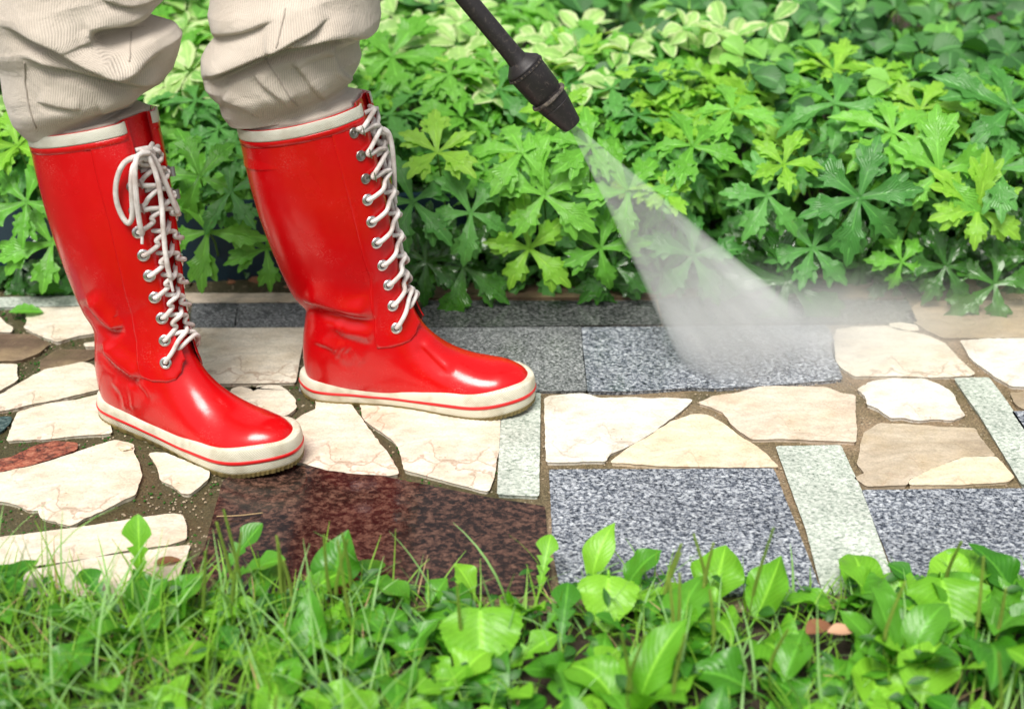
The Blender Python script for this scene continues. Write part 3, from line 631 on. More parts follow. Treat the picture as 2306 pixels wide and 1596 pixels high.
        for k in range(10):
            hk = k >= 7
            for side in (-1, 1):
                t = TE[k]; tn = TE[k+1] if k < 9 else TE[k]+.9; dt = tn-t; ph = PH[k]*side
                top = .0035 if side < 0 else .0
                w_ = lambda tt_, pp, oo: tuple(s.off(tt_, pp, oo))
                pts = [w_(t, ph, -.002), w_(t+.03*dt, ph*.95, fo(ph)+.0036), w_(t+.20*dt, ph*.62, fo(ph*.62)+.0042),
                       w_(t+.40*dt, R(13)*side, .0108), w_(t+.58*dt, 0, .0088+top), w_(t+.76*dt, -R(12)*side, .0045), w_(t+.88*dt, -R(19)*side, .0005)]
                if hk:
                    dp = t-TE[k-1]
                    pts = [w_(t-.42*dp, -R(10)*side, .004), w_(t-.36*dp, 0, .0085+top), w_(t-.18*dp, ph*.45, fo(ph*.45)+.0045), w_(t-.07*dp, ph*.80, fo(ph)+.0046), w_(t+.04*dt, ph*.84, fo(ph)+.0050), w_(t+.14*dt, ph*.72, fo(ph)+.0046), w_(t+.30*dt, ph*.40, fo(ph*.4)+.0045), w_(t+.50*dt, 0, .0085+top), w_(t+.56*dt, -R(11)*side, .004)]
                A1.tube(pts, rl, 10)
        A1.tube([w_(TE[0]+.10, -R(22), .0005), w_(TE[0]+.15, -R(12), .006), w_(TE[0]+.35, 0, .010), w_(TE[0]+.45, R(12), .0115), w_(TE[0]+.3, R(22), .0105), w_(TE[0]+.1, PH[0], .003)], rl, 10)
        for pts in s.bow:
            A1.tube(s.local(pts), rl*1.10, 10)
        o = A1.obj('lace', M['lace'], s.e)
        for pts in s.aglets:
            A2 = Acc(); A2.tube(s.local(pts), .0019, 8); A2.obj('aglet', M['aglet'], s.e)
        s.e['label'] = label

person = empty('person', (-.28, 1.6, 0))
tag(person, 'person in beige corduroy trousers and tall red lace-up rubber boots standing on the stone path', 'person')

# far boot
bf = Boot('left', -.276, 1.660, R(8), [
    ([(676, 682), (704, 690), (731, 698), (769, 710), (807, 718), (850, 722)], .0068, 20),
    ([(744, 736), (769, 756), (807, 766), (839, 776)], .0028, 13),
    ([(700, 772), (744, 789), (769, 812), (786, 829)], .0022, 8),
    ([(755, 782), (792, 799), (812, 822)], .0020, 8),
    ([(940, 775), (975, 812), (1010, 845)], .0026, 16)], person)
def fit_on(b, pts):                   # where on the near side of the boot a measured spot lies
    tg = np.linspace(8, NS-1, 360); pg = np.linspace(-R(95), -R(8), 180)
    P = b.world(b.raw(tg[:, None], pg[None])); x, y = proj(P); te, pe = [], []
    for qx, qy in pts:
        k = np.unravel_index(np.argmin((x-qx)**2+(y-qy)**2), x.shape); te.append(tg[k[0]]); pe.append(abs(pg[k[1]]))
    print('eyelets', [round(float(v), 2) for v in te], [round(math.degrees(v)) for v in pe]); return np.array(te), pe
def on(b, pts):                       # pixel + height above the rubber -> point
    tg = np.linspace(8, NS-1, 240); pg = np.linspace(-R(120), R(60), 150)
    P = b.world(b.raw(tg[:, None], pg[None])); x, y = proj(P); out = []
    for qx, qy, o in pts:
        d = (x-qx)**2+(y-qy)**2; m = d < d.min()+9; out.append(VY(qx, qy, P[..., 1][m].min()-o))
    return out
def seams(b, rear, bott):
    t, p = fit_on(b, rear); k = np.argsort(t); b.rear = (np.array(t)[k], np.array(p)[k])
    t, p = fit_on(b, bott); k = np.argsort(p); b.bott = (np.array(t)[k], np.array(p)[k])
seams(bf, [(735, 262), (760, 360), (790, 470), (815, 570), (833, 660), (843, 720), (850, 785)], [(850, 785), (880, 782), (905, 776), (925, 767), (936, 752), (938, 735)])
bf.te, bf.ph_e = fit_on(bf, [(892, 738), (883, 687), (873, 640), (860, 596), (847, 546), (836, 499), (826, 448), (822, 403), (810, 350), (795, 300)])
def wp(pts, Y): return [VY(x, y, Y) for x, y in pts]
def wpy(pts): return [VY(x, y, Y) for x, y, Y in pts]
bf.bow = [
    on(bf, [(806, 292, .010), (830, 284, .012), (850, 290, .014), (864, 300, .012), (862, 318, .008), (848, 316, .014), (840, 296, .016), (842, 272, .014)]),
    on(bf, [(838, 266, .010), (854, 286, .018), (872, 300, .016), (874, 318, .010), (858, 328, .014), (846, 314, .018), (852, 300, .020), (868, 300, .016)]),
    on(bf, [(862, 290, .014), (876, 302, .014), (884, 340, .014), (888, 400, .012), (888, 440, .010), (890, 458, .010)]),
    on(bf, [(856, 318, .018), (862, 350, .018), (870, 400, .016), (880, 455, .016), (893, 510, .016), (903, 560, .016), (907, 588, .016)]),
    on(bf, [(866, 318, .010), (872, 345, .008), (876, 375, .006), (872, 395, .006)])]
bf.aglets = [on(bf, [(888, 452, .010), (892, 470, .010), (897, 486, .010)]), on(bf, [(907, 582, .016), (908, 600, .016), (911, 616, .016)])]
bf.build('far red rubber boot, seen from its inner side')

# near boot
bn = Boot('right', -.527, 1.615, R(31.7), [
    ([(222, 772), (232, 795), (246, 812), (268, 832), (300, 853), (330, 852)], .0066, 15),
    ([(185, 672), (205, 700), (228, 726), (255, 745), (282, 738)], .0070, 15),
    ([(246, 862), (267, 885), (274, 904), (274, 925)], .0026, 8),
    ([(279, 870), (291, 895), (293, 922)], .0022, 8),
    ([(300, 862), (322, 880), (336, 902)], .0016, 10)], person, .06)
seams(bn, [(202, 330), (222, 420), (245, 500), (268, 600), (290, 690), (307, 770), (320, 850)], [(320, 850), (345, 860), (378, 861), (398, 855), (410, 838), (411, 815)])
bn.te, bn.ph_e = fit_on(bn, [(374, 816), (372, 765), (364, 714), (348, 668), (336, 620), (323, 573), (311, 523), (301, 473), (296, 420), (303, 370)])
bn.bow = [
    on(bn, [(356, 330, .004), (342, 338, .012), (322, 348, .016), (330, 360, .018), (345, 352, .018), (338, 338, .020), (318, 342, .020)]),
    on(bn, [(335, 350, .018), (300, 355, .018), (276, 372, .014), (262, 410, .010), (262, 450, .009), (274, 485, .008), (289, 503, .009), (298, 485, .012), (297, 440, .016), (296, 400, .018), (304, 368, .020), (330, 350, .018)]),
    on(bn, [(336, 345, .024), (312, 350, .026), (304, 380, .026), (306, 430, .022), (311, 480, .018), (318, 520, .015), (320, 528, .014)]),
    on(bn, [(334, 352, .022), (345, 375, .026), (356, 410, .026), (364, 460, .024), (368, 520, .022), (374, 580, .020), (383, 625, .018)]),
    on(bn, [(334, 344, .020), (350, 362, .022), (368, 400, .020), (386, 445, .018), (400, 478, .018), (396, 462, .012), (378, 425, .010), (362, 385, .010), (345, 352, .014)])]
bn.aglets = [on(bn, [(319, 522, .014), (320, 538, .014), (320, 549, .013)]), on(bn, [(382, 618, .018), (386, 640, .017), (390, 656, .017)])]
bn.build('near red rubber boot, seen from its outer side')

# ---------------------------------------------------------------- legs and trousers
def interp_edge(tab, y): a = np.array(tab, float); return np.interp(y, a[:, 1], a[:, 0])
def smooth1(v, k=5):
    ker = np.hanning(k+2)[1:-1]; ker /= ker.sum(); return np.convolve(np.pad(v, k//2, 'edge'), ker, 'valid')
def trouser_leg(boot, left, right, yb, creases, Yc, knee, hip, depthw, seams, slope):
    """rings from inside the boot (image row yb) up to row -10, then on to knee and hip"""
    ys = np.arange(yb, -12, -1.5); n = len(ys); m = 320
    l = smooth1(interp_edge(left, ys), 5); r = smooth1(interp_edge(right, ys), 5)
    an = np.linspace(0, 2*math.pi, m, endpoint=False); rows = []; uu = []
    rings = []
    for tb_ in (NS-3.2, NS-2.2, NS-1.5, NS-1.0): q = boot.raw(np.full(m, tb_), an); nb = boot.nrm(np.full(m, tb_), an); rings.append(boot.world(q-nb*.0055))
    rim = rings[-1]
    for i, y in enumerate(ys):
        a = VY(l[i], y, Yc); b = VY(r[i], y, Yc); c = (a+b)/2; hw = (b.x-a.x)/2
        z = c.z+np.cos(an)*slope
        q = np.column_stack([c.x+hw*np.cos(an), Yc+depthw(y)*np.sin(an), z]); f = float(sst((yb-y)/12))
        rr_ = rim+np.array([0, 0, c.z-VY(l[0], yb, Yc).z+.002]); rows.append(q*f+rr_*(1-f))
    P = np.concatenate([np.array(rings), np.array(rows)])
    n_out = np.stack([np.cos(an), np.sin(an), 0*an], -1)[None]
    nz = crease_field(P, creases)
    fac = sst((.35-np.sin(an))/.6)[None]
    P = P+(n_out*.55+np.array([0, -.45, 0.]))*(nz*fac)[..., None]+np.array([0, 0, -.30])*(np.maximum(nz, 0)*fac)[..., None]
    z0 = P[-1, :, 2].mean(); top = P[-1]; c0 = top.mean(0); prev = top-c0
    rows = list(P); k = 40
    for i in range(1, k+1):
        f = i/k; cc = (1-f)**2*c0+2*f*(1-f)*np.array(knee)+f*f*np.array(hip)
        sc_ = 1+.10*f; rnd = np.column_stack([.085*np.cos(an), .088*np.sin(an), 0*an])
        q = prev*(1-sst(f*2))+rnd*sst(f*2)*sc_; q[:, 2] *= (1-sst(f*2))
        wob = .004*np.sin(9*f*6+3*an)*math.sin(f*math.pi); rows.append(cc+q*(1+wob[:, None]))
    P = np.array(rows)
    uv = np.stack([np.repeat((an/(2*math.pi))[None], len(P), 0), np.repeat(np.linspace(0, 1, len(P))[:, None], m, 1)], -1)
    # duplicate seam column so that the ribs do not wrap
    P = np.concatenate([P, P[:, :1]], 1); uv = np.concatenate([uv, np.concatenate([uv[:, :1, 0:1]+1, uv[:, :1, 1:2]], 2)], 1)
    V, F = grid(P); return V, F, uv.reshape(-1, 2), P
near_left = [(-60, -20), (-55, 0), (-30, 60), (-2, 113), (7, 175), (27, 233), (48, 258), (66, 272), (100, 330)]
near_right = [(360, -20), (368, 0), (377, 22), (371, 44), (352, 60), (322, 68), (326, 78), (360, 90), (398, 100), (413, 120), (405, 156), (393, 193), (368, 222), (349, 233), (322, 246), (305, 262), (300, 330)]
far_left = [(464, -20), (467, 0), (479, 33), (478, 47), (463, 65), (452, 87), (453, 127), (459, 156), (477, 176), (490, 186), (497, 218), (517, 245), (533, 261), (556, 270), (590, 280), (610, 300)]
far_right = [(852, -20), (854, 0), (856, 33), (860, 73), (854, 98), (836, 110), (813, 120), (812, 145), (816, 164), (811, 182), (803, 203), (785, 225), (780, 300)]
near_cr = [([(-10, 62), (45, 80), (109, 105), (164, 135), (218, 158), (262, 170), (302, 164), (335, 143), (385, 112)], .0175, 26),
           ([(40, 132), (90, 147), (140, 160), (200, 178), (255, 191), (330, 199), (375, 192)], .0105, 20),
           ([(196, 60), (205, 88), (230, 118), (262, 142), (300, 148)], -.0100, 20),
           ([(200, 90), (240, 72), (298, 64), (365, 66)], .0080, 20),
           ([(80, 232), (130, 246), (185, 254)], .0035, 14),
           ([(228, 264), (252, 255), (280, 248), (322, 244)], .0050, 13),
           ([(190, -14), (245, 8), (285, 18), (330, 12), (380, -10)], .0070, 18)]
far_cr = [([(520, 42), (550, 34), (594, 25), (645, 14), (720, -14)], .0105, 17),
          ([(466, 86), (521, 82), (568, 70), (620, 46)], .0060, 18),
          ([(606, 110), (630, 100), (667, 80), (703, 62), (745, 34)], .0105, 18),
          ([(450, 186), (480, 178), (514, 164), (557, 145), (601, 125), (645, 113), (688, 104), (750, 88), (798, 92), (880, 100)], .0180, 23),
          ([(742, 80), (751, 105), (756, 135), (774, 167), (815, 189)], -.0065, 14),
          ([(652, 140), (680, 172), (703, 204), (734, 232)], .0048, 12),
          ([(498, 228), (514, 236), (550, 251), (586, 272)], .0042, 12),
          ([(560, 160), (588, 196), (628, 228), (650, 246)], .0040, 14)]
kn_n = (-.50, 1.66, .60); kn_f = (-.24, 1.74, .60); hipn = (-.44, 1.62, .93); hipf = (-.40, 1.78, .93)
TA = Acc()
cnY = bn.world(bn.raw(np.array([NS-1.]), np.array([0.]))+0)[0, 1]; cnb = bn.world(bn.raw(np.array([NS-1.]), np.array([math.pi])))[0, 1]
cfY = bf.world(bf.raw(np.array([NS-1.]), np.array([0.])))[0, 1]; cfb = bf.world(bf.raw(np.array([NS-1.]), np.array([math.pi])))[0, 1]
YN, YF = (cnY+cnb)/2, (cfY+cfb)/2
dn = lambda y: .062+.022*sst((270-y)/70)
V, F, uv, PN = trouser_leg(bn, near_left, near_right, 278, near_cr, YN, kn_n, hipn, dn, None, .020); TA.add(V, F, uv)
V, F, uv, PF = trouser_leg(bf, far_left, far_right, 251, far_cr, YF, kn_f, hipf, lambda y: .060+.022*sst((240-y)/70), None, .020); TA.add(V, F, uv)
# hips
an = np.linspace(0, 2*math.pi, 64, endpoint=False); rows = []
for z, a, b in ((.84, .05, .05), (.86, .11, .16), (.90, .13, .185), (.96, .135, .185), (1.02, .125, .17), (1.06, .12, .16)):
    rows.append(np.column_stack([-.42+a*np.cos(an), 1.70+b*np.sin(an), np.full(64, z)]))
V, F = grid(np.array(rows), True); TA.add(V, F)
V, F, uv = TA.V, TA.F, TA.U
Vt = np.concatenate(V)-np.array(person.location)
trs = mkobj('trousers', Vt, F, M['cord'], person, uv=np.concatenate(uv)); trs['label'] = 'rumpled beige corduroy trousers tucked into the boots'
def seam(P, pts, rad):
    """stitched seam riding on the cloth along a traced line"""
    x, y = proj(P); front = P[..., 1] < P[..., 1].mean(1)[:, None]
    out = []
    q = cr(np.array(pts, float), np.linspace(0, len(pts)-1, (len(pts)-1)*8+1))
    for px_, py_ in q:
        d = (x-px_)**2+(y-py_)**2+np.where(front, 0, 1e9); k = np.unravel_index(np.argmin(d), d.shape); out.append(P[k]+np.array([0, -.0008, 0]))
    o = np.array(out); ker = np.array([1, 2, 3, 2, 1])/9.
    o = np.stack([np.convolve(np.pad(o[:, k], 2, 'edge'), ker, 'valid') for k in range(3)], 1); return o-np.array(person.location)
for P, pts in ((PF, [(643, 20), (636, 50), (628, 85), (622, 108)]), (PF, [(597, 130), (612, 155), (632, 185), (655, 222), (672, 240)]), (PN, [(55, 140), (57, 180), (62, 220), (70, 255), (82, 290)]), (PN, [(296, 72), (294, 100), (292, 140)])):
    SA = Acc(); SA.tube(seam(P, pts, .001), .0009, 6, 40); SA.obj('trouser_seam', M['seam'], person)
# body under the cloth: hips and legs, one continuous skin
bmv = [(-.42, 1.70, 1.05), (-.42, 1.70, .93), tuple(hipn), tuple(kn_n), tuple(Vector((PN[30].mean(0)))), tuple(bn.world(np.array([.07, 0, .12]))), tuple(bn.world(np.array([.17, 0, .035]))),
       tuple(hipf), tuple(kn_f), tuple(Vector((PF[30].mean(0)))), tuple(bf.world(np.array([.07, 0, .12]))), tuple(bf.world(np.array([.17, 0, .035])))]
me = bpy.data.meshes.new('body'); me.from_pydata([tuple(Vector(v)-person.location) for v in bmv], [(0, 1), (1, 2), (2, 3), (3, 4), (4, 5), (5, 6), (1, 7), (7, 8), (8, 9), (9, 10), (10, 11)], [])
me.materials.append(M['skin']); body = bpy.data.objects.new('body', me); sc.collection.objects.link(body); body.parent = person
md = body.modifiers.new('skin', 'SKIN'); 
for v, r_ in zip(me.skin_vertices[0].data, (.09, .10, .065, .045, .035, .025, .015, .065, .045, .035, .025, .015)): v.radius = (r_, r_)
me.skin_vertices[0].data[1].use_root = True
body.modifiers.new('sub', 'SUBSURF').levels = 1

# ---------------------------------------------------------------- pressure washer lance
YL = 1.70
tip = VY(1011.5+.1995*1390, .1995*1420, YL); st = VY(1011.5+.1995*755, .1995*660, YL)
ax = (tip-st); Lx = ax.length; ax.normalize(); u = Lx/990
lance = empty('pressure_washer_lance', st); tag(lance, 'black pressure washer lance with a thick scuffed nozzle spraying water', 'pressure washer')
q = ax.to_track_quat('Z', 'Y')
def lathe(prof, seg=64):
    P = np.array([[(r_*u*math.cos(v), r_*u*math.sin(v), a_*u) for v in np.linspace(0, 2*math.pi, seg, endpoint=False)] for a_, r_ in prof]); return grid(P, True, flip=True)
def lpart(name, prof, mat=None):
    V_, F_ = lathe(prof); o = mkobj(name, V_, F_, mat or M['black'], lance); o.rotation_mode = 'QUATERNION'; o.rotation_quaternion = q
    md = o.modifiers.new('edge', 'EDGE_SPLIT'); md.split_angle = R(40); return o
lpart('lance_tube', [(-4600, 98), (-4600, 104), (-200, 104), (-60, 106), (10, 112), (40, 120), (60, 100)])
lpart('nozzle_body', [(20, 100), (30, 128), (60, 155), (95, 190), (112, 207), (124, 214), (134, 214), (136, 209), (146, 209), (148, 219), (178, 220), (184, 214), (186, 210), (500, 196), (508, 190), (520, 182), (545, 182), (550, 200)])
lpart('nozzle_ring', [(546, 180), (547, 214), (556, 219), (576, 219), (584, 212), (590, 190)], M['worn'])
lpart('nozzle_tip', [(588, 192), (660, 182), (664, 177), (676, 176), (680, 181), (700, 176), (860, 140), (940, 122), (965, 118), (985, 108), (990, 96), (988, 70), (970, 60), (960, 0.5)])
# notches on the front collar
nt_ = Acc()
for k in range(26):
    v = 2*math.pi*k/26; c0 = np.array([math.cos(v), math.sin(v), 0]); tdir = np.array([-math.sin(v), math.cos(v), 0]); zc = 163*u
    bx = [(c0*(219.5*u+dr)+tdir*dt*u*11+np.array([0, 0, zc+dz*11*u])) for dr in (-.001, .0007) for dt in (-1, 1) for dz in (-1, 1)]
    nt_.add(np.array(bx), [(0, 1, 3, 2), (4, 6, 7, 5), (0, 4, 5, 1), (2, 3, 7, 6), (0, 2, 6, 4), (1, 5, 7, 3)])
o = nt_.obj('collar_knurl', M['worn'], lance, smooth=False); o.rotation_mode = 'QUATERNION'; o.rotation_quaternion = q

# ---------------------------------------------------------------- water jet and mist
def volmat(name, build, color=(.99, .993, 1)):
    m = bpy.data.materials.new(name); m.use_nodes = True; t = m.node_tree
    for n_ in list(t.nodes):
        if n_.type == 'BSDF_PRINCIPLED': t.nodes.remove(n_)
    pv = t.nodes.new('ShaderNodeVolumePrincipled'); pv.inputs['Color'].default_value = (*color, 1); pv.inputs['Density'].default_value = 0; pv.inputs['Anisotropy'].default_value = .1
    t.links.new(pv.outputs[0], t.nodes['Material Output'].inputs['Volume']); x = NT.__new__(NT); x.m = m; x.t = t; x._tc = None
    d = build(x); t.links.new(d, pv.inputs['Density']); return m
TANA = math.tan(R(11.8)); LEN = .44
jt = tip-ax*.004
land = G(1700, 815); jd = (land-jt).normalized()
def cone_build(x):
    sp = x.n('SeparateXYZ'); x.l(x.tc('Object'), sp.inputs[0]); X, Y, Z = sp.outputs
    r2 = x.math('SQRT', x.math('ADD', x.math('MULTIPLY', X, X), x.math('MULTIPLY', Y, Y)))
    rr = x.math('DIVIDE', r2, x.math('ADD', x.math('MULTIPLY', Z, TANA), .0035))
    shell = x.ramp(rr, [(.0, .22), (.55, .30), (.80, .80), (.90, 1.), (.98, .3), (1., 0.)])
    # streaks running along the jet
    dv = x.n('CombineXYZ'); x.l(x.math('DIVIDE', X, x.math('ADD', Z, .03)), dv.inputs[0]); x.l(x.math('DIVIDE', Y, x.math('ADD', Z, .03)), dv.inputs[1]); x.l(x.math('MULTIPLY', Z, .22), dv.inputs[2])
    nz = x.ramp(x.noise(18, 4, .65, dv.outputs[0]), [(.36, .50), (.66, 1.45)])
    prof = x.ramp(x.math('DIVIDE', Z, LEN), [(.0, 1.), (.08, .80), (.35, .46), (.6, .62), (.80, .95), (.92, .5), (1., 0.)])
    prof = x.math('ADD', prof, x.math('DIVIDE', .035, x.math('ADD', Z, .008)))
    return x.math('MULTIPLY', x.math('MULTIPLY', x.math('MULTIPLY', shell, prof), nz), 18.)
P = np.array([[(r_*math.cos(v), r_*math.sin(v), z_) for v in np.linspace(0, 2*math.pi, 40, endpoint=False)] for z_, r_ in
              [(0, .0005)]+[(z_, z_*TANA+.0035) for z_ in np.linspace(0.0005, LEN, 8)]+[(LEN+.0005, .001)]])
V_, F_ = grid(P, True, flip=True)
F_ = list(F_)+[tuple(range(40)), tuple(len(V_)-40+k for k in range(40))[::-1]]
jet = mkobj('water_jet', V_, F_, volmat('jet_spray', cone_build), None, jt, smooth=False)
bm = bmesh.new(); bm.from_mesh(jet.data); bmesh.ops.recalc_face_normals(bm, faces=bm.faces); bm.to_mesh(jet.data); bm.free()
jet.rotation_mode = 'QUATERNION'; jet.rotation_quaternion = jd.to_track_quat('Z', 'Y')
tag(jet, 'cone of white water spray shooting from the black nozzle down to the granite', 'water spray')
jet['kind'] = 'stuff'
def puff(name, c, rad, dens, label, pw=2.0, sc_=7, seed=0):
    def b(x):
        sp = x.n('VectorMath'); sp.operation = 'LENGTH'; x.l(x.tc('Object'), sp.inputs[0])
        f = x.math('POWER', x.math('MAXIMUM', x.math('SUBTRACT', 1.0, sp.outputs['Value']), 0.), pw)
        mp = x.n('Mapping'); mp.inputs['Location'].default_value = (seed*3.1, seed*1.7, 0); x.l(x.tc('Object'), mp.inputs[0])
        nz = x.ramp(x.noise(2.2, 4, .6, mp.outputs[0]), [(.35, .65), (.7, 1.3)])
        return x.math('MULTIPLY', x.math('MULTIPLY', f, nz), dens)
    bm = bmesh.new(); bmesh.ops.create_icosphere(bm, subdivisions=3, radius=1.); me = bpy.data.meshes.new(name); bm.to_mesh(me); bm.free()
    me.materials.append(volmat(name+'_vapour', b)); o = bpy.data.objects.new(name, me); sc.collection.objects.link(o); o.location = c; o.scale = rad
    tag(o, label, 'mist'); o['kind'] = 'stuff'; return o
c = G(1770, 785); puff('mist', (c.x+.02, c.y-.01, .03), (.29, .21, .10), 14, 'dense white mist where the jet strikes the granite')
c = G(2080, 745); puff('mist', (c.x, c.y, .02), (.40, .20, .075), 4.5, 'thin mist drifting right over the wet stones', seed=2)
_w = NT('water', .05, (.9, .93, .95), Transmission_Weight=.5).m
a = Acc(); r = random.Random(9); bm = bmesh.new(); bmesh.ops.create_icosphere(bm, subdivisions=1, radius=1.); sv_ = np.array([v.co[:] for v in bm.verts]); sf_ = [tuple(v.index for v in f.verts) for f in bm.faces]; bm.free()
for _ in range(650):
    if r.random() < .6: an_ = r.uniform(0, 6.28); d_ = abs(r.gauss(0, .13)); p = np.array([land.x+.03+d_*1.3*math.cos(an_), land.y+d_*.8*math.sin(an_), r.random()**2*.12*math.exp(-d_*4)+.008])
    else: k_ = r.uniform(.25, 1)*.42; rr_ = k_*TANA*r.uniform(.6, 1.12); an_ = r.uniform(0, 6.28); q_ = jd.to_track_quat('Z', 'Y') @ Vector((rr_*math.cos(an_), rr_*math.sin(an_), k_)); p = np.array(jt+q_)
    if p[2] < .007: continue
    a.add(sv_*np.array([1, 1, 1.3])*r.uniform(.0002, .0006)+p, sf_)
o = a.obj('water_droplets', _w); tag(o, 'fine water droplets flying round the jet and its splash', kind='stuff')

# ---------------------------------------------------------------- vegetation builders
def strip(acc, base, d, nrm, L, wf, rows=16, cols=7, droop=.25, fold=.25, pleat=0., bend=0., twist=0., lift=0., ulo=0, uhi=1, v0=0, v1=1, wav=0., wf_=17):
    """a leaf blade: grows from base along d, surface normal nrm"""
    d = np.array(d, float); d /= np.linalg.norm(d); nrm = np.array(nrm, float); nrm -= d*nrm.dot(d); nrm /= np.linalg.norm(nrm); sd_ = np.cross(d, nrm)
    s = np.linspace(0, 1, rows); u = np.linspace(-1, 1, cols)
    wl, wr = wf(s); P = np.zeros((rows, cols, 3)); UV = np.zeros((rows, cols, 2))
    a = lift-droop*2*s; ds = L/(rows-1)
    cx = np.r_[0, np.cumsum(np.cos(a[:-1])*ds)]; cz = np.r_[0, np.cumsum(np.sin(a[:-1])*ds)]
    for i in range(rows):
        w_ = np.where(u < 0, wl[i], wr[i]); side = u*w_
        up = fold*np.abs(side)+pleat*np.abs(np.sin(u*math.pi*1.5))*w_+wav*w_*u*u*np.sin(s[i]*wf_+u*1.3+L*900)
        t_ = twist*s[i]; off = sd_*math.cos(t_)+nrm*math.sin(t_)
        P[i] = np.array(base)+d*cx[i]+nrm*cz[i]+off[None]*side[:, None]+nrm[None]*up[:, None]+sd_*(bend*s[i]**2*L)
        UV[i, :, 0] = ulo+(u*.5+.5)*(uhi-ulo); UV[i, :, 1] = v0+(v1-v0)*s[i]
    V, F = grid(P); acc.add(V, F, UV.reshape(-1, 2)); return P
def w_lobe(W, r, nt=4, base=.22, peak=.58, tooth=.22):
    ph1, ph2 = r.random(), r.random()
    def f(s):
        g = np.where(s < peak, base+(1-base)*sst(s/peak)**1.2, np.maximum(0, 1-((s-peak)/(1-peak)))**.75)
        o = []
        for ph in (ph1, ph2):
            x = s*nt+ph; t_ = (x-np.floor(x)); m = sst((s-.28)/.2); o.append(W*g*(1+m*tooth*(2.0*t_**1.3-.85)))
        return o[0], o[1]
    return f
def w_oval(W, peak=.42, tip=.8, nt=0, tooth=.0, base=.06):
    def f(s):
        g = np.where(s < peak, base+(1-base)*np.sin(np.clip(s/peak, 0, 1)*math.pi/2)**.9, np.cos(np.clip((s-peak)/(1-peak), 0, 1)*math.pi/2)**tip)
        if nt: t_ = s*nt; g = g*(1+tooth*(.6-(t_-np.floor(t_))))
        return W*g, W*g
    return f
def lobed_whorl(seed, R0=.075, nseg=None, young=False):
    """deeply cut leaf: five to seven toothed three-pointed segments round one point"""
    r = random.Random(seed); a = Acc(); n = nseg or r.choice([5, 5, 5, 6]); gap = R(20) if n == 5 else R(6)
    for k in range(n):
        an_ = gap/2+(2*math.pi-gap)*(k+.5)/n+r.uniform(-.12, .12)-math.pi/2
        L = R0*r.uniform(.85, 1.12)*(1.12 if abs(k-(n-1)/2) < 1 else 1); W = L*r.uniform(.160, .195)
        d = np.array([math.cos(an_), math.sin(an_), 0]); up = np.array([0, 0, 1.])
        dr = r.uniform(.15, .62); li = r.uniform(.0, .30)+(.35 if young else 0); bn_ = r.uniform(-.12, .12)
        P = strip(a, (0, 0, .0003*k), d, up+np.array([r.uniform(-.2, .2), r.uniform(-.2, .2), 0]), L, w_lobe(W*.95, r, 5, tooth=.30), 28, 7, dr, .32, .06, bn_, r.uniform(-.5, .5), li, wav=.16)
        for sg in (-1, 1):                      # side points of the segment
            i0 = r.choice([10, 11, 12]); b0 = P[i0, 3]; dd = P[i0+2, 3]-P[i0, 3]; dd /= np.linalg.norm(dd); nn_ = np.cross(P[i0, 6]-P[i0, 0], dd); nn_ /= np.linalg.norm(nn_)+1e-9
            if nn_[2] < 0: nn_ = -nn_
            sv = np.cross(dd, nn_); d2 = dd*math.cos(R(31))+sv*sg*math.sin(R(31))
            strip(a, b0-nn_*.0004-dd*.003, d2, nn_, L*r.uniform(.44, .54), w_lobe(W*.80, r, 3, .55, .42, .34), 15, 5, dr*.6, .25, .04, 0, 0, -.04, v0=.4)
    return a
def leaf_mesh(name, acc, mat):
    o = acc.obj(name, mat); me = o.data; bpy.data.objects.remove(o); return me
TINTS = ('leafA', 'leafB', 'leafY', 'leafD')
WH = {}
for t_ in TINTS:
    for k in range(6): WH[t_, k] = leaf_mesh('lobed_leaf', lobed_whorl(100+k+37*TINTS.index(t_), young=(t_ == 'leafY')), M[t_])
def trip(seed, L=.05, Wr=.34, mat='round', n=3, tip=.6, peak=.5):
    r = random.Random(seed); a = Acc(); sets = [(0, 0, 0)]
    for k in range(n):
        an_ = (k-(n-1)/2)*R(85 if n == 3 else 62)+r.uniform(-.2, .2)+math.pi/2
        d = np.array([math.cos(an_), math.sin(an_), 0]); l = L*r.uniform(.8, 1.15)
        strip(a, d*.006, d, (r.uniform(-.5, .5), r.uniform(-.5, .5), 1), l, w_oval(l*Wr*r.uniform(.85, 1.15), peak, tip, 8 if mat == 'varieg' else 0, .12), 15, 7, r.uniform(.1, .6), r.uniform(.15, .5), .04, r.uniform(-.2, .2), r.uniform(-.7, .7), r.uniform(0, .4))
    return a
SM = {}
for k in range(6):
    SM['varieg', k] = leaf_mesh('variegated_leaf', trip(300+k, .050, .30, 'varieg', 3 if k % 2 else 5), M['varieg'])
    SM['round', k] = leaf_mesh('rounded_leaf', trip(330+k, .042, .46, 'round', 3, .5, .55), M['round'])
    SM['roundD', k] = leaf_mesh('rounded_leaf', trip(360+k, .046, .44, 'roundD', 3, .5, .55), M['roundD'])
    a = Acc(); r = random.Random(400+k)
    for j in range(9):
        t_ = j/8; an_ = math.pi/2+(1 if j % 2 else -1)*R(60)*(1-.8*t_); strip(a, (0, .02+.10*t_, .004*j % .01), (math.cos(an_), math.sin(an_), 0), (r.uniform(-.3, .3), 0, 1), .055*(1-.3*t_), w_oval(.015, .4, .8, 6, .12), 13, 5, .25, .2, .03)
    SM['pinnate', k] = leaf_mesh('pinnate_leaf', a, M['round'])
from mathutils import Euler, Quaternion
def basis(nrm, spin):
    q_ = Vector(nrm).normalized().to_track_quat('Z', 'Y'); return q_ @ Quaternion((0, 0, 1), spin)
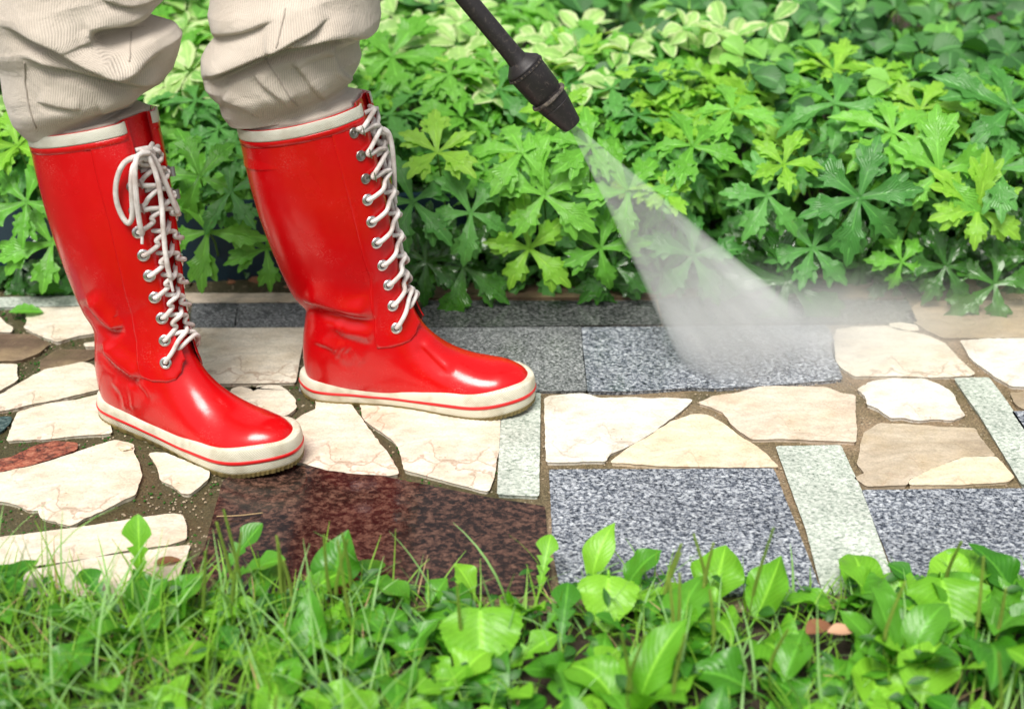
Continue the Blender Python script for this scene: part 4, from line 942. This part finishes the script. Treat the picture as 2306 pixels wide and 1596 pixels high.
def stem_obj(par, p0, p1, bend, rad=.0013):
    m = (Vector(p0)+Vector(p1))/2+Vector(bend); a = Acc(); a.tube([p0, m, p1], [rad*1.3, rad], 6, 9); return a.obj('stem', M['stem'], par)
def lobed_plant(spots, label, group=None, base=None, name='lobed_leaf_plant'):
    """spots: (x, y, z, tint, variant, scale, normal, spin)"""
    c = np.mean([[q[0], q[1]] for q in spots], 0) if base is None else base
    e = empty(name, (c[0], c[1], 0)); tag(e, label, 'plant', group)
    for (x, y, z, tint, var, s_, nrm, spin) in spots:
        if tint[:4] == 'leaf': s_ *= 1.16
        me = WH[tint, var] if (tint, var) in WH else SM[tint, var]
        o = bpy.data.objects.new(me.name.split('.')[0], me); sc.collection.objects.link(o); o.parent = e
        o.location = (x-c[0], y-c[1], z); o.scale = (s_, s_, s_*.9); o.rotation_mode = 'QUATERNION'; o.rotation_quaternion = basis(nrm, spin)
        stem_obj(e, (random.uniform(-.01, .01), random.uniform(-.01, .01)+.02, -.004), (x-c[0], y-c[1]+.001, z-.001), (0, .012, .01))
    return e
def canz(y):      # height of the leaf canopy at the row of the photo
    return float(np.interp(y, [0, 150, 250, 350, 440, 520, 600, 670], [.30, .27, .25, .215, .165, .115, .055, .02]))
# plants one can point at: x, y in the photo, tint, scale, spin, tilt towards the viewer, label
HERO = [(1225, 440, 'leafA', 1.02, .2, 50, 'bright green lobed leaf star right of the far boot laces, below the black nozzle'),
        (1415, 432, 'leafA', 1.05, .5, 45, 'large lobed leaf star seen through the top of the water jet'),
        (1192, 560, 'leafY', .92, .1, 60, 'yellow-green leaf star hanging low over the path edge between far boot and jet'),
        (1765, 372, 'leafY', .72, .9, 40, 'small pale yellow-green leaf star right of the jet'),
        (1728, 440, 'leafB', .86, 2.6, 55, 'dark green lobed plant just under the small pale star'),
        (1935, 446, 'leafB', 1.22, .3, 62, 'largest blue-green leaf star in the middle of the right side'),
        (2115, 388, 'leafA', 1.05, .0, 55, 'broad green leaf star with light veins, right of the largest blue-green one'),
        (2200, 472, 'leafY', .88, .4, 55, 'glossy yellow-green leaf star near the right edge'),
        (1880, 235, 'leafB', 1.15, 1.9, 25, 'pale blue-green star topping the bed above the others on the right'),
        (2275, 245, 'leafB', 1.25, 1.1, 35, 'tall blue-green leaf cut by the upper right frame edge'),
        (1650, 250, 'leafA', .85, .4, 22, 'light green leaf tuft between nozzle and topmost blue-green star'),
        (1500, 440, 'leafY', .60, 1.2, 25, 'small upright yellow-green leaf tuft at the right border of the jet'),
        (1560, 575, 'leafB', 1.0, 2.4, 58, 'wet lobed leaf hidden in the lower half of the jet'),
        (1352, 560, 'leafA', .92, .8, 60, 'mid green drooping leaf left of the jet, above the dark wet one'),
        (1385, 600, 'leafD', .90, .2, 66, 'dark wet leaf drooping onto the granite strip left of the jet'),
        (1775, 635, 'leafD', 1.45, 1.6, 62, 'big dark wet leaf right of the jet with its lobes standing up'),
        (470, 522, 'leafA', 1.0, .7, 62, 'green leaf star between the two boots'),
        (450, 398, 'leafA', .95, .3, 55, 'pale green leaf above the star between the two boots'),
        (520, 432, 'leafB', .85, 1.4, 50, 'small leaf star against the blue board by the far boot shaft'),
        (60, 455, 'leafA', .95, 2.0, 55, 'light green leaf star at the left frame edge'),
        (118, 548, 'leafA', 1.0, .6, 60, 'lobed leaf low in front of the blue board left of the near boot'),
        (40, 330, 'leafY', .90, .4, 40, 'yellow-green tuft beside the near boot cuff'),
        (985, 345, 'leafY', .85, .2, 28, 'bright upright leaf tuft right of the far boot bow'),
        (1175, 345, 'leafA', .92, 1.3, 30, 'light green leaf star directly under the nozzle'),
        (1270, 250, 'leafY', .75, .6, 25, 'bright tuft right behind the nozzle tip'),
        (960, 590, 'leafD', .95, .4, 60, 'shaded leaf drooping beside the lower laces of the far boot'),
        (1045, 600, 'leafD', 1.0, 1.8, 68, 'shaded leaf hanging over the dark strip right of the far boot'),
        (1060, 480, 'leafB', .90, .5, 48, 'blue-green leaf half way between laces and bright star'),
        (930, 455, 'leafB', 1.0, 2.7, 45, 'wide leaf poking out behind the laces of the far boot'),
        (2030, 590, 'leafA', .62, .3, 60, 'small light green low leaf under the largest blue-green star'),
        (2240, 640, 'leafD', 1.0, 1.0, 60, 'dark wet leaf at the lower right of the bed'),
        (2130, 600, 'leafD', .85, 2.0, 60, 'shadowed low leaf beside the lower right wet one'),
        (2250, 380, 'leafB', .95, .8, 45, 'blue-green star behind the glossy yellow-green one'),
        (2010, 300, 'leafA', .95, 1.6, 30, 'green star between the topmost and the broad light-veined star'),
        (1560, 330, 'leafA', .88, .3, 30, 'light green star right of the jet close to the nozzle'),
        (1830, 560, 'leafB', .9, 1.2, 50, 'dull blue-green leaf behind the big dark wet leaf'),
        (600, 560, 'leafA', .85, .9, 55, 'light leaf touching the back of the far boot'),
        (1330, 330, 'leafA', .90, 2.2, 30, 'pale leaf star right at the mouth of the nozzle')]
random.seed(11)
for i, (x, y, tint, s_, spin, tilt, lab) in enumerate(HERO):
    z = canz(y)+.012; p = G(x, y, z); a = R(tilt)
    nrm = (random.uniform(-.12, .12), -math.sin(a), math.cos(a))
    lobed_plant([(p.x, p.y, z, tint, i % 6, s_, nrm, spin)], lab, base=(p.x+random.uniform(-.02, .02), max(p.y+.07, 2.03)))
# the rest of the lobed plants: each one a plant of two to four leaves
def fill(rows, n, tints, smin, smax, label, group, name, dz=0, xr=(-350, 2650), tilt=(5, 45), k=(2, 4), spread=.07, ymin=2.02):
    for _ in range(n):
        y = random.uniform(*rows); x = random.uniform(*xr); z0 = canz(y)+dz; p = G(x, y, z0); spots = []
        for j in range(random.randint(*k)):
            qx, qy = p.x+random.gauss(0, spread), p.y+abs(random.gauss(0, spread*.7)); z = max(.02, z0+random.uniform(-.035, .012)); a = R(random.uniform(*tilt))
            nrm = (random.uniform(-.35, .35), -math.sin(a), math.cos(a)); t_ = random.choice(tints)
            spots.append((qx, qy, z, t_, random.randrange(6), random.uniform(smin, smax), nrm, random.uniform(0, 6.28)))
        lobed_plant(spots, label, group, base=(p.x, max(p.y+.05, ymin)), name=name)
fill((560, 665), 30, ['leafD', 'leafD', 'leafD', 'leafB'], .6, 1.0, 'low lobed-leaf plant in the shaded front fringe of the bed', 'low plants along the front of the bed', 'lobed_leaf_plant', -.015, tilt=(30, 75), k=(2, 3), spread=.05)  # mostly the darkened tint, so the fringe's shade is in the leaf colour
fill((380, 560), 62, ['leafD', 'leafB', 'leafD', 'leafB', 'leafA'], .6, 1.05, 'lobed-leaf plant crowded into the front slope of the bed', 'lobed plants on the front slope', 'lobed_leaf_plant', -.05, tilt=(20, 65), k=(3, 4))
fill((240, 400), 56, ['leafA', 'leafB', 'leafA', 'leafA', 'leafB', 'leafY'], .6, 1.0, 'lobed-leaf plant in the crowded middle of the bed', 'lobed plants in the middle of the bed', 'lobed_leaf_plant', -.03, tilt=(5, 45), k=(3, 4))
fill((130, 260), 26, ['leafA', 'leafB', 'leafY'], .6, .9, 'lobed-leaf plant at the back right of the bed', 'lobed plants behind on the right', 'lobed_leaf_plant', -.01, xr=(1500, 2650), tilt=(0, 30), k=(3, 4))
fill((120, 270), 16, ['leafA', 'leafB', 'leafY'], .6, .9, 'lobed-leaf plant between the cream-edged plants and the bed front', 'lobed plants behind the nozzle', 'lobed_leaf_plant', -.01, xr=(380, 1500), tilt=(0, 35), k=(3, 4))
# variegated plants in a band behind, rounded leaves at the back
VG = 'cream-edged plants behind the lobed ones'
fill((20, 190), 34, ['varieg', 'varieg', 'varieg', 'round', 'leafA'], .7, 1.25, 'cream-edged variegated plant in the band behind boots and nozzle', VG, 'variegated_plant', 0, xr=(300, 1500), tilt=(0, 40), k=(6, 8), spread=.07)
fill((60, 240), 12, ['varieg'], .75, 1.15, 'cream-edged variegated plant at the far left', 'cream-edged plants on the left', 'variegated_plant', 0, xr=(-350, 100), tilt=(0, 40), k=(5, 7), spread=.07)
fill((60, 120), 3, ['varieg'], .8, 1.1, 'lone cream-edged sprig among green leaves at the top right', 'cream-edged sprigs at the top right', 'variegated_plant', .02, xr=(1600, 1760), tilt=(0, 40), k=(2, 3), spread=.04)
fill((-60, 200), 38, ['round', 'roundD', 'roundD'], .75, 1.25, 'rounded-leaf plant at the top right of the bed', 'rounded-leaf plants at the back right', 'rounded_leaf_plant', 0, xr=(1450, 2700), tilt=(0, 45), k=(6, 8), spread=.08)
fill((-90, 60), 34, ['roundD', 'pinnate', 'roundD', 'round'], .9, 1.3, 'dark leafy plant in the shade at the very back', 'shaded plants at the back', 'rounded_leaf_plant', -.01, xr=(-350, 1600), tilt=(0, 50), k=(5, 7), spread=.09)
# taller dark shrubs closing the bed far behind
def shrub(x, y, h, w_, label):
    e = empty('shrub', (x, y, 0)); tag(e, label, 'shrub', 'dark shrubs behind the bed'); a = Acc(); r = random.Random(int(x*1000)+int(y*77))
    for _ in range(330):
        u_ = r.uniform(-1, 1); v_ = r.uniform(-1, 1); zz = r.random()**.7
        if u_*u_+v_*v_ > 1: continue
        k_ = math.sqrt(max(.05, 1-zz**3)); l = r.uniform(.04, .075); an_ = r.uniform(0, 6.28)
        strip(a, (u_*w_*k_, v_*w_*k_, .03+zz*h), (math.cos(an_), math.sin(an_), r.uniform(-.3, .5)), (r.uniform(-.5, .5), -.5, 1), l, w_oval(l*.32), 7, 5, .3, .2)
    a.obj('foliage', M['roundD'], e); b = Acc()
    for _ in range(5): b.tube([(0, 0, 0), (r.uniform(-.5, .5)*w_, r.uniform(-.5, .5)*w_, h*.5), (r.uniform(-1, 1)*w_*.7, r.uniform(-1, 1)*w_*.7, h*.9)], [.006, .004, .002], 6)
    b.obj('branches', M['stem'], e)
random.seed(5)
for i in range(11): shrub(-1.75+.35*i, 3.15+.12*math.sin(i*2.1), .42+.08*math.sin(i*1.7), .26, 'dense dark green shrub far behind the flower bed')
# ground cover between the stems
a = Acc(); r = random.Random(3)
for _ in range(2600):
    x, y = r.uniform(-1.6, 1.6), 2.04+r.random()**1.3*1.4; l = r.uniform(.02, .05); an_ = r.uniform(0, 6.28)
    strip(a, (x, y, r.uniform(.005, .05)+.06*min(1, (y-2.04)*2)), (math.cos(an_), math.sin(an_), r.uniform(-.1, .5)), (0, -.4, 1), l, w_oval(l*.36), 6, 3, .3, .2)
o = a.obj('ground_cover', M['plantD']); tag(o, 'low dark leaves covering the soil between the plants', kind='stuff')  # dark green paints the shaded gaps between the plants
a = Acc()
for _ in range(900):
    x, y = r.uniform(-1.5, 1.5), r.uniform(2.0, 2.5); an_ = r.uniform(0, 6.28); l = r.uniform(.01, .035)
    strip(a, (x, y, r.uniform(.0, .008)), (math.cos(an_), math.sin(an_), r.uniform(-.1, .3)), (r.uniform(-.6, .6), r.uniform(-.6, .6), 1), l, w_oval(l*r.choice([.05, .3])), 5, 3, .5, .3)
o = a.obj('leaf_litter', M['dead']); tag(o, 'brown dead leaves and stalks on the bed soil', kind='stuff')
# dark blue board edging the bed
pb = [Vector((-1.5, 1.965, 0)), Vector((-.62, 1.99, 0)), Vector((.10, 2.075, 0))]
be = empty('edging_board', pb[1]); tag(be, 'dark blue painted timber board edging the bed, half hidden by leaves', 'garden edging')
for a_, b_ in ((pb[0], pb[1]), (pb[1]+Vector((.004, 0, 0)), pb[2])):
    d = (b_-a_); L = d.length; d.normalize(); n_ = Vector((-d.y, d.x, 0)); bm = bmesh.new()
    bmesh.ops.create_cube(bm, size=1); bmesh.ops.scale(bm, verts=bm.verts, vec=(L, .022, .13)); bmesh.ops.bevel(bm, geom=bm.edges, offset=.003, segments=2, affect='EDGES')
    me = bpy.data.meshes.new('plank'); bm.to_mesh(me); bm.free(); me.materials.append(M['board']); o = bpy.data.objects.new('plank', me); sc.collection.objects.link(o)
    o.parent = be; o.location = (a_+b_)/2-pb[1]+n_*.011+Vector((0, 0, .062)); o.rotation_euler = (0, 0, math.atan2(d.y, d.x))

# ---------------------------------------------------------------- lawn edge in front
LAWN_Y = 1.212
def edge_y(x): return LAWN_Y+.006*math.sin(x*19)+.004*math.sin(x*47)
def lawn(name, n, mat, hmin, hmax, wd, seed, label, yb=.5):
    a = Acc(); r = random.Random(seed)
    for _ in range(n):
        x = r.uniform(-1.1, 1.1)
        if x > -.12 and r.random() < .48: continue
        y = edge_y(x)-.002-r.random()**1.25*(LAWN_Y-yb); h = r.uniform(hmin, hmax)*(.75+.5*abs(math.sin(x*5+y*9)))*(1 if x < -.12 else .72)
        an_ = r.uniform(0, 6.28); ln = r.uniform(.15, 1.1); w_ = wd*r.uniform(.6, 1.2)
        strip(a, (x, y, 0), (math.cos(an_)*ln, math.sin(an_)*ln, 1), (math.cos(an_), math.sin(an_), -ln if ln > .3 else 0), h, lambda s, w_=w_: (w_*(1-s**2.2)+.0002,)*2, 7, 3, r.uniform(-.1, .75)*-1, .3, 0, r.uniform(-.1, .1), r.uniform(-.8, .8))
    o = a.obj(name, mat); tag(o, label, kind='stuff')
lawn('grass', 9500, M['grass'], .035, .100, .0011, 21, 'fine green grass blades of the lawn edge')
lawn('grass', 2800, M['grassB'], .05, .13, .0014, 22, 'taller bluish grass blades of the lawn edge')
lawn('straw', 900, M['straw'], .03, .07, .0010, 23, 'dry straw among the grass')
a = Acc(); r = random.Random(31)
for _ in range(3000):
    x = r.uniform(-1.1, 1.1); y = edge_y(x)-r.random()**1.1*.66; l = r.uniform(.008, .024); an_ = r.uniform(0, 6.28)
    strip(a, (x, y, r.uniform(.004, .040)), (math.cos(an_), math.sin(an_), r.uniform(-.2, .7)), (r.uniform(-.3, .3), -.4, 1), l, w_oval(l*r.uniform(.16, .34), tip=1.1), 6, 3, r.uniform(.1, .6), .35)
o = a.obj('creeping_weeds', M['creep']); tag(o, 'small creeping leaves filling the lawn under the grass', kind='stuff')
# broad leaved weeds
def rosette(x, y, n, L, Wr, mat, label, group=None, seed=0, name='plantain', spikes=0, upright=.6, kind='oval', leaves=None, face=None):
    e = empty(name, (x, y, 0)); tag(e, label, 'weed', group); r = random.Random(seed*7+3)
    if kind == 'heart' and n == 1:      # a stalk with its blade hanging towards the path viewer
        a = Acc(); h_ = .050; a.tube([(0, .01, 0), (.002, .016, h_*.6), (0, .004, h_+.004), (0, -.002, h_)], [.0018, .0013], 6, 16)
        strip(a, (0, 0, h_), (r.uniform(-.15, .15), -.80, -.50), (r.uniform(-.15, .15), -.55, .85), L, w_oval(L*Wr, .26, 1.0, 14, .10, .34), 32, 9, .22, .20, .03, 0, r.uniform(-.2, .2), .18, wav=.16, wf_=13)
        a.obj('leaf', M[mat], e); return e
    for k in range(n):
        a = Acc(); an_ = (k+.5)/n*6.28+r.uniform(-.3, .3) if face is None else face+r.uniform(-.9, .9)*(0 if n == 1 else 1)
        el = upright*r.uniform(.75, 1.25); l = L*r.uniform(.75, 1.15); d = np.array([math.cos(an_)*math.cos(el), math.sin(an_)*math.cos(el), math.sin(el)])
        pet = l*.35; nn_ = np.array([-math.cos(an_)*math.sin(el), -math.sin(an_)*math.sin(el), math.cos(el)])
        a.tube([(0, 0, 0), tuple(d*pet*.5+np.array([0, 0, .002])), tuple(d*pet)], [.0016, .0013], 6, 6)
        if kind == 'dandelion':
            def wf(s, W=l*.17):
                t_ = s*5.5; q_ = t_-np.floor(t_); g = np.where(s > .72, np.cos((s-.72)/.28*math.pi/2)**.7*1.25, (.35+.75*q_)*(.35+s)); return W*g, W*g
            strip(a, d*pet, d, nn_, l, wf, 40, 5, r.uniform(.1, .5), .3, .03, r.uniform(-.1, .1), r.uniform(-.3, .3), .1)
        elif kind == 'heart':
            strip(a, d*pet, d, nn_, l, w_oval(l*Wr, .26, 1.05, 14, .10, .34), 30, 9, r.uniform(.3, .7), .22, .03, r.uniform(-.15, .15), r.uniform(-.3, .3), .15, wav=.22, wf_=13)
        else: strip(a, d*pet, d, nn_, l, w_oval(l*Wr*r.uniform(.75, 1.1), r.uniform(.38, .5), r.uniform(.8, 1.15)), 20, 9, r.uniform(.2, .9), r.uniform(.15, .45), .05, r.uniform(-.25, .25), r.uniform(-.7, .7), .2, wav=.25, wf_=11)
        a.obj('leaf', M[mat], e)
    for k in range(spikes):
        a = Acc(); hx_, hy_ = r.uniform(-.012, .012), r.uniform(-.01, .01); h = r.uniform(.085, .135); tx, ty = hx_+r.uniform(-.015, .015), hy_+r.uniform(-.005, .02)
        pts = [(hx_*.3, hy_*.3, 0), (hx_, hy_, h*.5), (tx, ty, h)]; c_ = cr(np.array(pts), np.linspace(0, 2, 60)); a.tube(pts, .0008, 6, 20)
        for j in range(26, 60):
            for m_ in range(5):
                an_ = m_*1.257+j*.7; s_ = .0013*(1.05-.75*(j-26)/34); p = c_[j]+np.array([math.cos(an_), math.sin(an_), 0])*.0014
                V_ = np.array([(1, 0, 0), (-.5, .87, 0), (-.5, -.87, 0), (0, 0, 1.3), (0, 0, -1.)])*s_+p; a.add(V_, [(0, 1, 3), (1, 2, 3), (2, 0, 3), (1, 0, 4), (2, 1, 4), (0, 2, 4)])
        a.obj('seed_spike', M['spike'], e)
    return e
def at(x, y, z=0): p = G(x, y, z); return p.x, p.y
BK = -math.pi/2
#      photo x, y of the leaf centre, height there, size...
for i, (x, y, z, n, L, Wr, mat, kind, up, face, spk, lab) in enumerate([
    (1375, 1355, .045, 1, .062, .50, 'plantain', 'heart', .35, BK, 0, 'pale green heart-shaped leaf in front of the big granite slab'),
    (1335, 1265, .050, 1, .075, .26, 'plantain', 'oval', 1.25, BK+2.6, 0, 'upright crinkled leaf standing just behind the pale heart-shaped one'),
    (1420, 1265, .040, 1, .050, .40, 'plantD', 'oval', .9, .3, 0, 'small bent leaf right of the upright crinkled one'),
    (1190, 1330, .035, 2, .060, .40, 'plantain', 'oval', .7, BK-.6, 0, 'rounded leaf left of the heart-shaped leaf'),
    (1215, 1225, .050, 1, .065, .30, 'plantain', 'dandelion', 1.2, 1.2, 0, 'upright lobed leaf over the joint between red and grey granite'),
    (1080, 1430, .045, 1, .078, .52, 'plantain', 'heart', .30, BK, 0, 'large heart-shaped leaf low in the lawn, left of centre'),
    (312, 1245, .060, 1, .095, .30, 'plantain', 'dandelion', 1.3, 1.4, 0, 'tall upright dandelion leaf in front of the cream strips'),
    (515, 1390, .035, 2, .075, .36, 'plantain', 'oval', .45, BK, 1, 'plantain with a broad hanging leaf under the red granite'),
    (640, 1370, .030, 3, .070, .34, 'plantain', 'oval', .5, None, 3, 'plantain with three tall seed spikes before the red granite'),
    (770, 1350, .030, 3, .065, .34, 'plantD', 'oval', .6, None, 3, 'plantain clump with spikes left of the dangling grass stalk'),
    (540, 1330, .030, 3, .060, .34, 'plantD', 'oval', .6, None, 2, 'darker plantain at the left corner of the red granite'),
    (760, 1240, .045, 1, .060, .42, 'plantD', 'oval', 1.2, 1.5, 0, 'thin upright leaf in the middle of the red granite edge'),
    (460, 1270, .040, 2, .070, .22, 'plantD', 'dandelion', .8, .6, 0, 'jagged leaf rising left of the red granite'),
    (1500, 1350, .030, 3, .060, .38, 'plantain', 'oval', .7, None, 2, 'plantain with two brown spikes in front of the big granite slab'),
    (1590, 1340, .035, 3, .060, .40, 'plantain', 'oval', .75, None, 2, 'plantain tuft near the middle of the big granite slab edge'),
    (1680, 1380, .035, 3, .066, .42, 'plantain', 'oval', .6, None, 1, 'wide plantain by the foot of the pale green strip'),
    (1890, 1290, .045, 2, .062, .52, 'plantD', 'heart', .8, BK, 0, 'round toothed dark leaf over the end of the pale green strip'),
    (2010, 1330, .035, 3, .050, .42, 'plantain', 'oval', .8, None, 0, 'small leafy sprig right of the pale green strip'),
    (2140, 1360, .045, 1, .070, .58, 'plantain', 'heart', .4, BK, 0, 'large pale leaf before the far right granite slab'),
    (2150, 1290, .050, 2, .058, .42, 'plantain', 'oval', 1.0, 1.5, 1, 'upright leaf pair behind the large pale leaf at the right'),
    (2285, 1340, .040, 2, .055, .40, 'plantD', 'heart', .9, None, 0, 'dark toothed leaf at the right frame edge'),
    (1510, 1420, .030, 2, .060, .40, 'plantD', 'oval', .5, BK, 0, 'dull leaf below the brown seed spikes'),
    (1330, 1500, .030, 3, .065, .36, 'plantD', 'oval', .5, None, 0, 'dark broad leaves under the heart-shaped leaf'),
    (1590, 1440, .035, 2, .055, .42, 'plantain', 'oval', .5, BK, 1, 'bluish leaf with a spike at the lower middle'),
    (1040, 1560, .045, 2, .095, .42, 'plantain', 'heart', .35, BK, 0, 'big blurred leaf at the bottom middle'),
    (840, 1560, .040, 2, .070, .40, 'plantain', 'oval', .5, BK, 0, 'pale curled leaf at the bottom left of centre'),
    (560, 1560, .040, 3, .080, .32, 'plantain', 'oval', .4, None, 0, 'plantain rosette at the bottom left'),
    (190, 1470, .040, 3, .080, .30, 'plantain', 'dandelion', .6, None, 0, 'dandelion rosette at the left'),
    (60, 1540, .040, 3, .085, .36, 'plantD', 'oval', .6, None, 0, 'broad dark weed in the bottom left corner'),
    (250, 1360, .035, 4, .065, .26, 'plantD', 'dandelion', .7, None, 0, 'jagged weed clump under the cream strips'),
    (950, 1330, .035, 3, .050, .40, 'plantD', 'oval', .8, None, 0, 'small leaf clump at the red granite, right part'),
    (1060, 1265, .050, 1, .050, .42, 'plantain', 'oval', 1.0, 2.4, 0, 'small bent leaf over the red granite corner'),
    (1750, 1520, .035, 3, .065, .36, 'plantD', 'oval', .5, None, 1, 'weed with narrow leaves at the bottom right of centre'),
    (1420, 1570, .040, 3, .070, .42, 'plantain', 'oval', .5, None, 1, 'plantain with a spike at the bottom centre'),
    (1960, 1480, .035, 3, .060, .32, 'plantD', 'oval', .5, None, 0, 'dark narrow leaves low at the right'),
    (2080, 1570, .040, 3, .070, .40, 'plantain', 'oval', .5, None, 0, 'bright rosette near the bottom right corner'),
    (2230, 1450, .035, 3, .060, .30, 'plantD', 'dandelion', .6, None, 1, 'jagged weed with a spike at the right'),
    (880, 1470, .035, 3, .060, .36, 'plantD', 'oval', .6, None, 0, 'round leaved clump left of the large heart-shaped leaf')]):
    q = G(x, y, z); e = rosette(q.x, min(q.y, LAWN_Y+.004)-.0, n, L, Wr, mat, lab, seed=i, kind=kind, upright=up, face=face, spikes=spk, name='dandelion' if kind == 'dandelion' else ('broadleaf_weed' if kind == 'heart' else 'plantain'))
    if n == 1 and kind == 'heart': e.location.x = q.x; e.location.y = G(x, y, .035).y+.024
    elif n == 1 and face is not None:
        e.location.y = min(q.y, LAWN_Y)-math.sin(face)*L*.55*math.cos(up)*.8; e.location.x = q.x-math.cos(face)*L*.55*math.cos(up)*.8
random.seed(77)
for i in range(205):
    x = random.uniform(-.95, .95) if i < 150 else random.uniform(-.1, .9); y = edge_y(x)-.01-random.random()*.50
    rosette(x, y, random.randint(2, 4), random.uniform(.045, .085), random.uniform(.28, .46), random.choice(['plantain', 'plantD', 'plantD']), 'ordinary small broad-leaved weed somewhere in the lawn', 'small weeds scattered through the lawn', seed=500+i, upright=random.uniform(.3, .9), spikes=1 if i % 6 == 0 else 0, kind=random.choice(['oval', 'oval', 'heart', 'dandelion']), name='lawn_weed')

# ---------------------------------------------------------------- small things lying about
def curl_leaf(name, x, y, L, W, mat, label, cat, face, z=.009, nt=0, tooth=0, droop=.2):
    a = Acc(); strip(a, (-L/2*math.cos(face), -L/2*math.sin(face), 0), (math.cos(face), math.sin(face), .12), (0, -.1, 1), L, w_oval(W, .45, .7, nt, tooth), 20, 7, droop, .3, .05)
    p = G(x, y); o = a.obj(name, mat, None, (p.x, p.y, z)); tag(o, label, cat); return o
curl_leaf('fallen_leaf', 62, 718, .050, .013, M['leafA'], 'green crumpled leaf lying on cream stone at the left', 'leaf', .1, .012, 5, .3)
curl_leaf('fallen_leaf', 110, 672, .060, .020, M['leafD'], 'dark flat leaf lying at the foot of the blue board', 'leaf', .2, .012)
curl_leaf('dead_leaf', 660, 662, .026, .008, M['dead'], 'shrivelled brown leaf on the bed kerb behind the far boot heel', 'leaf', .3, .012, 0, 0, .5)
curl_leaf('dead_leaf', 1835, 1475, .034, .010, M['dead'], 'brown dead leaf in the lawn at the lower right', 'leaf', .6, .035)
curl_leaf('dead_leaf', 1885, 1488, .028, .008, M['deadpale'], 'pale pinkish dead leaf beside the brown one in the lawn', 'leaf', .1, .038)
curl_leaf('dead_leaf', 380, 1280, .030, .006, M['dead'], 'dark thin dead leaf on the cream strip', 'leaf', .3, .010)
bm = bmesh.new(); bmesh.ops.create_icosphere(bm, subdivisions=2, radius=.006)
for v in bm.verts: v.co = Vector((v.co.x*1.5, v.co.y*.9, v.co.z*.45))*(1+.25*math.sin(v.co.x*900+v.co.y*700))
me = bpy.data.meshes.new('pebble'); bm.to_mesh(me); bm.free(); me.materials.append(M['marble_warm']); o = bpy.data.objects.new('pebble', me); sc.collection.objects.link(o)
p = G(286, 1021); o.location = (p.x, p.y, .009); tag(o, 'tiny yellowish pebble on the cream stone below the near heel', 'pebble')
a = Acc(); q = [G(488, 1162, .009), G(540, 1160, .010), G(592, 1154, .008)]; a.tube([tuple(Vector(v)-q[1]) for v in q], .0007, 6); o = a.obj('grass_stalk', M['straw'], None, tuple(q[1])); tag(o, 'dry pale grass stalk lying across the red granite', 'stalk')
# grit lying in the mortar joints, and crumbs of moss
for nm, cnt, mt, rad, lab, xs_ in (('grit', 9000, M['taupe'], (.0006, .0018), 'sandy grit in the joints between the stones', (-1.0, 1.0)), ('moss', 3500, M['creep'], (.0008, .0022), 'crumbs of dark moss in the left joints', (-1.0, -.05))):
    a = Acc(); r = random.Random(len(nm)); bm = bmesh.new(); bmesh.ops.create_icosphere(bm, subdivisions=1, radius=1.); sv_ = np.array([q.co[:] for q in bm.verts]); sf_ = [tuple(q.index for q in f.verts) for f in bm.faces]; bm.free()
    cl = [(r.uniform(*xs_), r.uniform(1.22, 1.98)) for _ in range(260)]
    for _ in range(cnt):
        c_ = r.choice(cl); x = c_[0]+r.gauss(0, .025); y = min(2.0, max(1.2, c_[1]+r.gauss(0, .02))); s_ = r.uniform(*rad)
        a.add(sv_*np.array([r.uniform(.7, 1.4), r.uniform(.7, 1.4), .7])*s_+np.array([x, y, .0022]), sf_)
    o = a.obj(nm, mt, smooth=False); tag(o, lab, kind='stuff')
